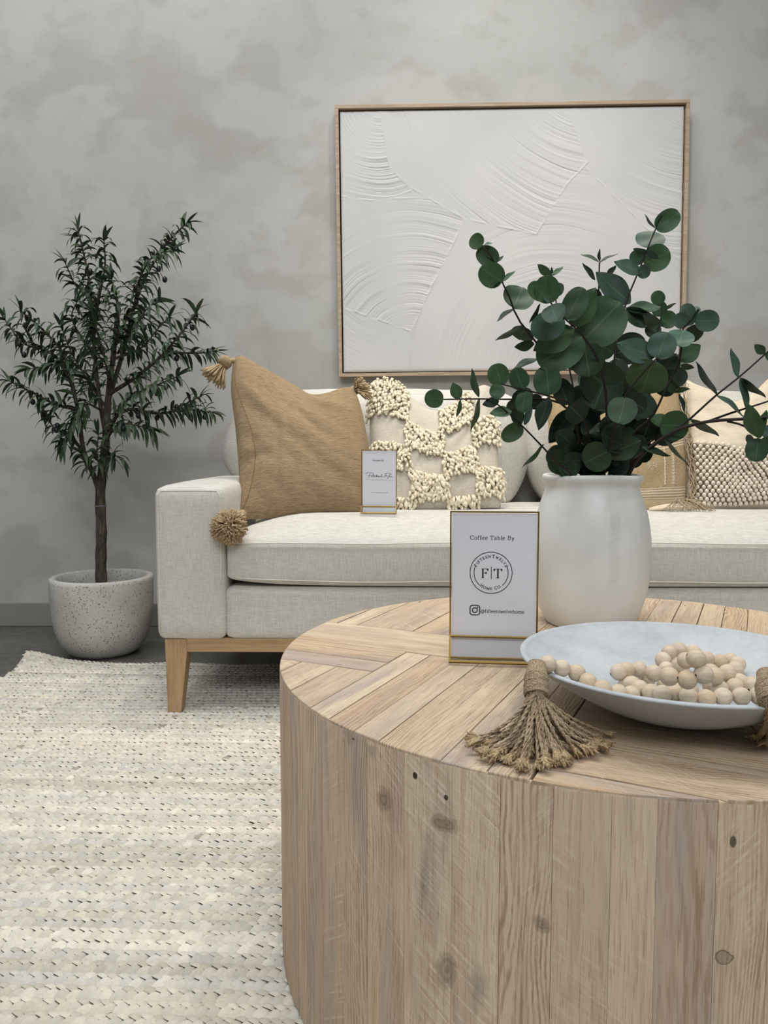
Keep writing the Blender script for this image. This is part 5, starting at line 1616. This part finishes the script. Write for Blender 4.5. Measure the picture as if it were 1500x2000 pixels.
# ---- right-hand spray
sR = spray('right eucalyptus spray in the vase, rosette of leaves beside the frame')
foot = (1172, 1090, 1.34)
euc_branch(sR, [foot, (1205, 930, 1.32), (1235, 850, 1.30), (1275, 812, 1.29), (1300, 760, 1.28), (1322, 718, 1.275), (1330, 690, 1.27), (1332, 647, 1.265), (1350, 625, 1.26), (1366, 605, 1.255)], 0.0030, [
    (1358, 627, 1406, 626, 41, 'b', 1), (1347, 636, 1340, 592, 31, 'b', -1), (1354, 622, 1350, 597, 31, 'b', 1, .01), (1344, 634, 1317, 618, 30, 'b', 1), (1334, 644, 1324, 678, 50, 'b', -1, -.01),
    (1345, 640, 1366, 663, 36, 'g', 1, .01), (1352, 622, 1367, 603, 7, 'd', None, -.005), (1326, 705, 1370, 672, 36, 'g', 1, .01), (1330, 713, 1356, 718, 12, 'g'), (1311, 720, 1327, 757, 46, 'b', 1, .02),
    (1300, 750, 1333, 767, 19, 'g'), (1318, 762, 1347, 758, 10, 'g'), (1275, 812, 1240, 768, 42, 'b', 1), (1327, 770, 1338, 806, 8, 'd'), (1268, 815, 1328, 836, 26, 'g', -1), (1270, 820, 1255, 860, 50, 'd', 1), (1310, 740, 1285, 770, 44, 'd', 1, .02), (1316, 690, 1290, 735, 46, 'd', 1, .03)])
euc_branch(sR, [foot, (1215, 925, 1.30), (1250, 890, 1.28), (1290, 858, 1.27)], 0.0026, [
    (1290, 830, 1345, 832, 58, 'g', 1), (1254, 872, 1306, 896, 12, 'd'), (1296, 856, 1348, 909, 7, 'g'), (1230, 905, 1190, 925, 30, 'd'), (1225, 910, 1250, 850, 50, 'd', 1, .02)])
# ---- low spray trailing to the right edge of the picture
sT = spray('low sparse eucalyptus spray trailing right from the vase over the bobble pillow')
foot = (1180, 1090, 1.33)
euc_branch(sT, [foot, (1222, 922, 1.30), (1270, 876, 1.285), (1328, 834, 1.27), (1348, 818, 1.265), (1400, 771, 1.255), (1443, 737, 1.25), (1494, 692, 1.24), (1540, 650, 1.23)], 0.0030, [
    (1400, 771, 1356, 708, 13, 'b'), (1400, 771, 1462, 813, 9, 'b'), (1443, 737, 1422, 682, 15, 'b'), (1445, 738, 1496, 776, 14, 'g'), (1446, 740, 1459, 808, 13, 'b'),
    (1494, 691, 1474, 673, 18, 'g'), (1494, 692, 1525, 700, 22, 'g'), (1348, 819, 1406, 848, 14, 'b'), (1540, 650, 1530, 620, 22, 'g')])
euc_branch(sT, [foot, (1230, 922, 1.29), (1300, 852, 1.27), (1374, 825, 1.25), (1460, 818, 1.23), (1510, 814, 1.22), (1580, 800, 1.21)], 0.0038, [
    (1580, 800, 1560, 770, 26, 'g'), (1540, 808, 1550, 850, 26, 'g'), (1487, 840, 1497, 800, 16, 'g'), (1510, 815, 1528, 780, 22, 'b')], r1=0.0022)
euc_branch(sT, [(1380, 824, 1.25), (1430, 806, 1.26), (1505, 782, 1.27), (1570, 755, 1.27)], 0.0020, [(1540, 770, 1550, 735, 26, 'g'), (1570, 755, 1590, 730, 24, 'g')])
euc_branch(sT, [(1420, 823, 1.243), (1445, 829, 1.235), (1466, 840, 1.23), (1482, 856, 1.225)], 0.0020, [
    (1484, 856, 1458, 790, 34, 'g', -1, -.01), (1480, 856, 1476, 902, 42, 'g', -1), (1472, 857, 1456, 862, 22, 'b'), (1486, 858, 1510, 880, 30, 'g'), (1488, 850, 1512, 836, 26, 'b')])
# ---- dense dark leaves low in the middle
sC = spray('short dense eucalyptus spray filling the middle of the vase mouth')
foot = (1158, 1090, 1.335)
for k_, (tx, ty, yy) in enumerate(((1150, 870, 1.28), (1205, 850, 1.27), (1120, 870, 1.30), (1235, 800, 1.33), (1170, 790, 1.33), (1100, 900, 1.29), (1270, 770, 1.38), (1250, 845, 1.36), (1215, 720, 1.40), (1145, 720, 1.39), (1290, 850, 1.33), (1180, 850, 1.24), (1320, 690, 1.36))):
    lv = []
    rr = random.Random(100 + k_)
    for q in range(9):
        t = 0.25 + 0.75 * q / 8; bx = 1160 + (tx - 1160) * t; by = 935 + (ty - 935) * t; a = rr.uniform(0, 2 * PI); l = rr.uniform(34, 52)
        ex, ey = bx + l * math.cos(a), by + l * math.sin(a) * 0.8
        if ey > 905: ey = 905 - rr.uniform(0, 20)
        lv.append((bx, min(by, 918), ex, ey, rr.uniform(32, 52), 'd'))
    euc_branch(sC, [foot, (1160, 935, 1.33), ((1160 + tx) / 2, (935 + ty) / 2, (1.33 + yy) / 2), (tx, ty, yy)], 0.0028, lv)
m = MB(); euc_leaf(m, (1128, 922), (1078, 912), 30, 1.285, None, 'd'); euc_leaf(m, (1130, 924), (1100, 905), 30, 1.285, None, 'd'); m.build('rim_leaves', 'euc', sC)


# ================================================================== BOWL
BX, BY, BR, BH = 0.325, 0.872, 0.1775, 0.064
bowl = thing('shallow_bowl', 'wide pale grey concrete bowl on the round table holding wooden beads', 'bowl', (BX, BY, TZ + 0.001))
def bowl_out(r): return BH * max(0, (r / BR)) ** 2.0
prof = [(0.0, 0.0), (0.055, 0.0), (0.062, 0.002)]
for i in range(1, 15):
    r = 0.062 + (BR - 0.062) * i / 14; prof.append((r, 0.002 + (BH - 0.004) * ((r - 0.062) / (BR - 0.062)) ** 1.35))
prof += [(BR + 0.0006, BH - 0.001), (BR - 0.0008, BH + 0.0008), (BR - 0.005, BH + 0.0008), (BR - 0.0075, BH - 0.0015)]
IN0 = 0.027
def bowl_in(r): return IN0 + (BH - IN0 - 0.002) * max(0, r / (BR - 0.0075)) ** 2.1
for i in range(14, -1, -1):
    r = (BR - 0.0085) * i / 14; prof.append((r, bowl_in(r)))
m = MB(); m.lathe(prof, (BX, BY, TZ + 0.001), 128); m.build('body', 'bowl', bowl, sharp=70)


# ================================================================== BEAD GARLAND
def make_garland():
    root = thing('bead_garland', 'pale wooden bead garland with jute tassels piled in the bowl', 'garland', (BX, BY, TZ + 0.012))
    br = 0.0092
    def on_bowl(px, py, lift=0.0):
        """point on the ray where a bead touches the bowl's inside, raised by lift"""
        r = ray(px, py); o = Vector((0, 0, CAM_H)); best = None
        t = 0.5
        while t < 1.3:
            p = o + r * t; d = math.hypot(p.x - BX, p.y - BY)
            zb = TZ + 0.001 + bowl_in(min(d, BR)) + br * (1.0 + 0.35 * (d / BR)) + lift
            if d < BR - 0.024 and p.z <= zb: return p
            t += 0.0005
        return o + r * 1.0
    chains = [
        [(1070, 1297, .800), (1097, 1305, .806), (1122, 1314, .806), (1148, 1331, .793), (1173, 1343, .787), (1203, 1353, .783), (1231, 1358, .785)],
        [(1208, 1313, .010), (1223, 1309, .012), (1248, 1308, .014), (1277, 1315, .016), (1307, 1321, .018), (1339, 1326, .019), (1367, 1324, .019), (1397, 1320, .018), (1420, 1314, .016), (1436, 1307, .010), (1441, 1297, .002), (1428, 1291, 0.0),
         (1406, 1293, .006), (1380, 1287, .016), (1355, 1275, .020), (1331, 1272, .022), (1307, 1275, .024), (1295, 1289, .022), (1297, 1304, .014)],
        [(1339, 1290, .030), (1361, 1299, .031), (1388, 1312, .012)],
        [(1320, 1297, .012), (1331, 1310, .004)],
        [(1222, 1339, .83), (1233, 1337, .815), (1247, 1344, .80), (1266, 1349, .79), (1287, 1354, .778), (1311, 1357, .772), (1342, 1359, .766), (1376, 1363, .760), (1412, 1361, .760), (1448, 1360, .760), (1481, 1359, .760)],
        [(1322, 1344, .001), (1346, 1347, .002), (1405, 1345, .003), (1436, 1341, .003), (1465, 1339, .003), (1444, 1331, 0.0), (1418, 1334, 0.0), (1389, 1341, 0.0), (1262, 1330, 0.0), (1300, 1338, 0.0)],
    ]
    placed = []
    for ci, ch in enumerate(chains):
        pts = [aty(c[0], c[1], c[2]) if c[2] > 0.5 else on_bowl(*c) for c in ch]
        for i, p in enumerate(pts):
            for _ in range(2):    # ease overlaps apart along depth
                for q in placed:
                    d = (p - q)
                    if d.length < br * 1.9 and d.length > 1e-6: p += Vector((d.x * 0.15, d.y, max(0, d.z))).normalized() * (br * 1.9 - d.length) * 0.55
            placed.append(p)
            a = pts[max(0, i - 1)]; b = pts[min(len(pts) - 1, i + 1)]; ax = (b - a).normalized(); vw = (p - Vector((0, 0, CAM_H))).normalized(); ax = (ax - vw * ax.dot(vw) * 0.8).normalized()
            rot = ax.to_track_quat('Z', 'Y').to_matrix()
            m = MB()
            prof = []
            for s in range(15):
                th = R(9) + (PI - 2 * R(9)) * s / 14; prof.append((math.sin(th), math.cos(th)))
            P = [[p + rot @ Vector((br * r_ * math.cos(2 * PI * k / 20), br * r_ * math.sin(2 * PI * k / 20), br * z_)) for k in range(20)] for r_, z_ in prof]
            m.grid(P, wrap=True, flip=True)
            hr = 0.0019
            for sgn in (1, -1):   # bored hole
                ro = math.sin(R(9)) * br; zo = math.cos(R(9)) * br
                Q = [[p + rot @ Vector((rr * math.cos(2 * PI * k / 20), rr * math.sin(2 * PI * k / 20), sgn * zz)) for k in range(20)] for rr, zz in ((ro, zo), (ro * 0.9, zo * 0.92), (0.0002, zo * 0.80))]
                m.grid(Q, wrap=True, mi=1, flip=(sgn > 0))
            m.build('bead', ['bead', 'bead_hole'], root)

    # tassels
    def tassel(top, mid, neck_end, ends, rad, seed, hr):
        rnd = random.Random(seed)
        hd = MB(); sk = MB(); fr = MB()
        top, neck_end = Vector(top), Vector(neck_end)
        ax = (neck_end - top).normalized(); a = ax.orthogonal().normalized(); b = ax.cross(a); L = (neck_end - top).length
        for k in range(34):    # looped head cords
            ph = 2 * PI * k / 34 + rnd.uniform(-.1, .1); o = a * math.cos(ph) + b * math.sin(ph)
            hd.tube([top - ax * 0.002, top + ax * 0.006 + o * hr * 0.8, top + ax * L * 0.4 + o * hr, neck_end + o * hr * 0.95], rad * 0.95, 6)
        hd.tube([top, top + ax * L], hr * 0.93, 14)
        h = hd.build('tassel_head', 'jute', root)
        w = MB()               # whipping twine
        n = 13
        pts = []
        for i in range(n * 16):
            t = i / (n * 16); ph = 2 * PI * n * t; q = 0.40 + 0.60 * t
            pts.append(top + ax * L * (q + rnd.uniform(-.012, .012)) + (a * math.cos(ph) + b * math.sin(ph)) * hr * (1.13 + 0.05 * math.sin(i * 0.7)))
        w.tube(pts, rad * 0.72, 5); w.build('binding', 'jute', h)
        for (e, sag) in ends:
            e = Vector(e); s = neck_end + (a * rnd.uniform(-1, 1) + b * rnd.uniform(-1, 1)) * hr * 0.62
            m1 = s.lerp(e, 0.45) + ax * 0.010 + Vector((0, -0.004, sag))
            m1.z = max(m1.z, TZ + 0.005 + rnd.uniform(0, 0.006))
            c = resample(smooth_curve([s, m1, e], 8), 14)
            # two-ply twist
            for ply in (0, 1):
                pp = []
                t0 = (c[-1] - c[0]).normalized(); x_ = t0.orthogonal().normalized(); y_ = t0.cross(x_)
                cc = resample(c, 34)
                for i, p in enumerate(cc):
                    ph = i * 0.95 + ply * PI; pp.append(p + (x_ * math.cos(ph) + y_ * math.sin(ph)) * rad * 0.5)
                sk.tube(pp, rad * 0.62, 5)
            d = (c[-1] - c[-3]).normalized(); p = c[-1]
            for q in range(15):   # frayed tip
                dd = (d + Vector((rnd.uniform(-.9, .9), rnd.uniform(-.9, .9), rnd.uniform(-.5, .7)))).normalized(); l = rnd.uniform(0.006, 0.011)
                e2 = p + dd * l; e2.z = max(e2.z, TZ + 0.003)
                fr.tube([p - d * 0.005, p.lerp(e2, .5) + Vector((0, 0, .001)), e2], [rad * 0.7, rad * 0.8, rad * 0.35], 5)
        s_ = sk.build('tassel_skirt', 'jute', root)
        fr.build('frayed_ends', 'jute_end', s_)

    rnd = random.Random(4)
    # left tassel: over the rim, skirt fanned on the table
    top = aty(1048, 1296, 0.795); nk = aty(1047, 1358, 0.768)
    ends = []
    for k in range(58):
        t = (k + 0.5) / 58
        px = 925 + 262 * t + rnd.uniform(-6, 6)
        front = 1452 + 38 * math.sin(PI * min(1, 0.12 + 0.86 * t)) + rnd.uniform(-30, 2)
        e = atz(px, front, TZ + 0.005 + rnd.uniform(0, 0.006)); ends.append((e, rnd.uniform(-0.004, 0.006)))
    tassel(top, None, nk, ends, 0.00185, 9, 0.0100)
    # right tassel, over the front rim
    top = aty(1497, 1316, 0.722); nk = aty(1508, 1372, 0.690); ends = []
    for k in range(30):
        px = 1474 + 62 * (k + 0.5) / 30; e = atz(px, 1440 + rnd.uniform(-14, 12), TZ + 0.006 + rnd.uniform(0, .006)); ends.append((e, 0.004))
    tassel(top, None, nk, ends, 0.0017, 10, 0.0098)


make_garland()
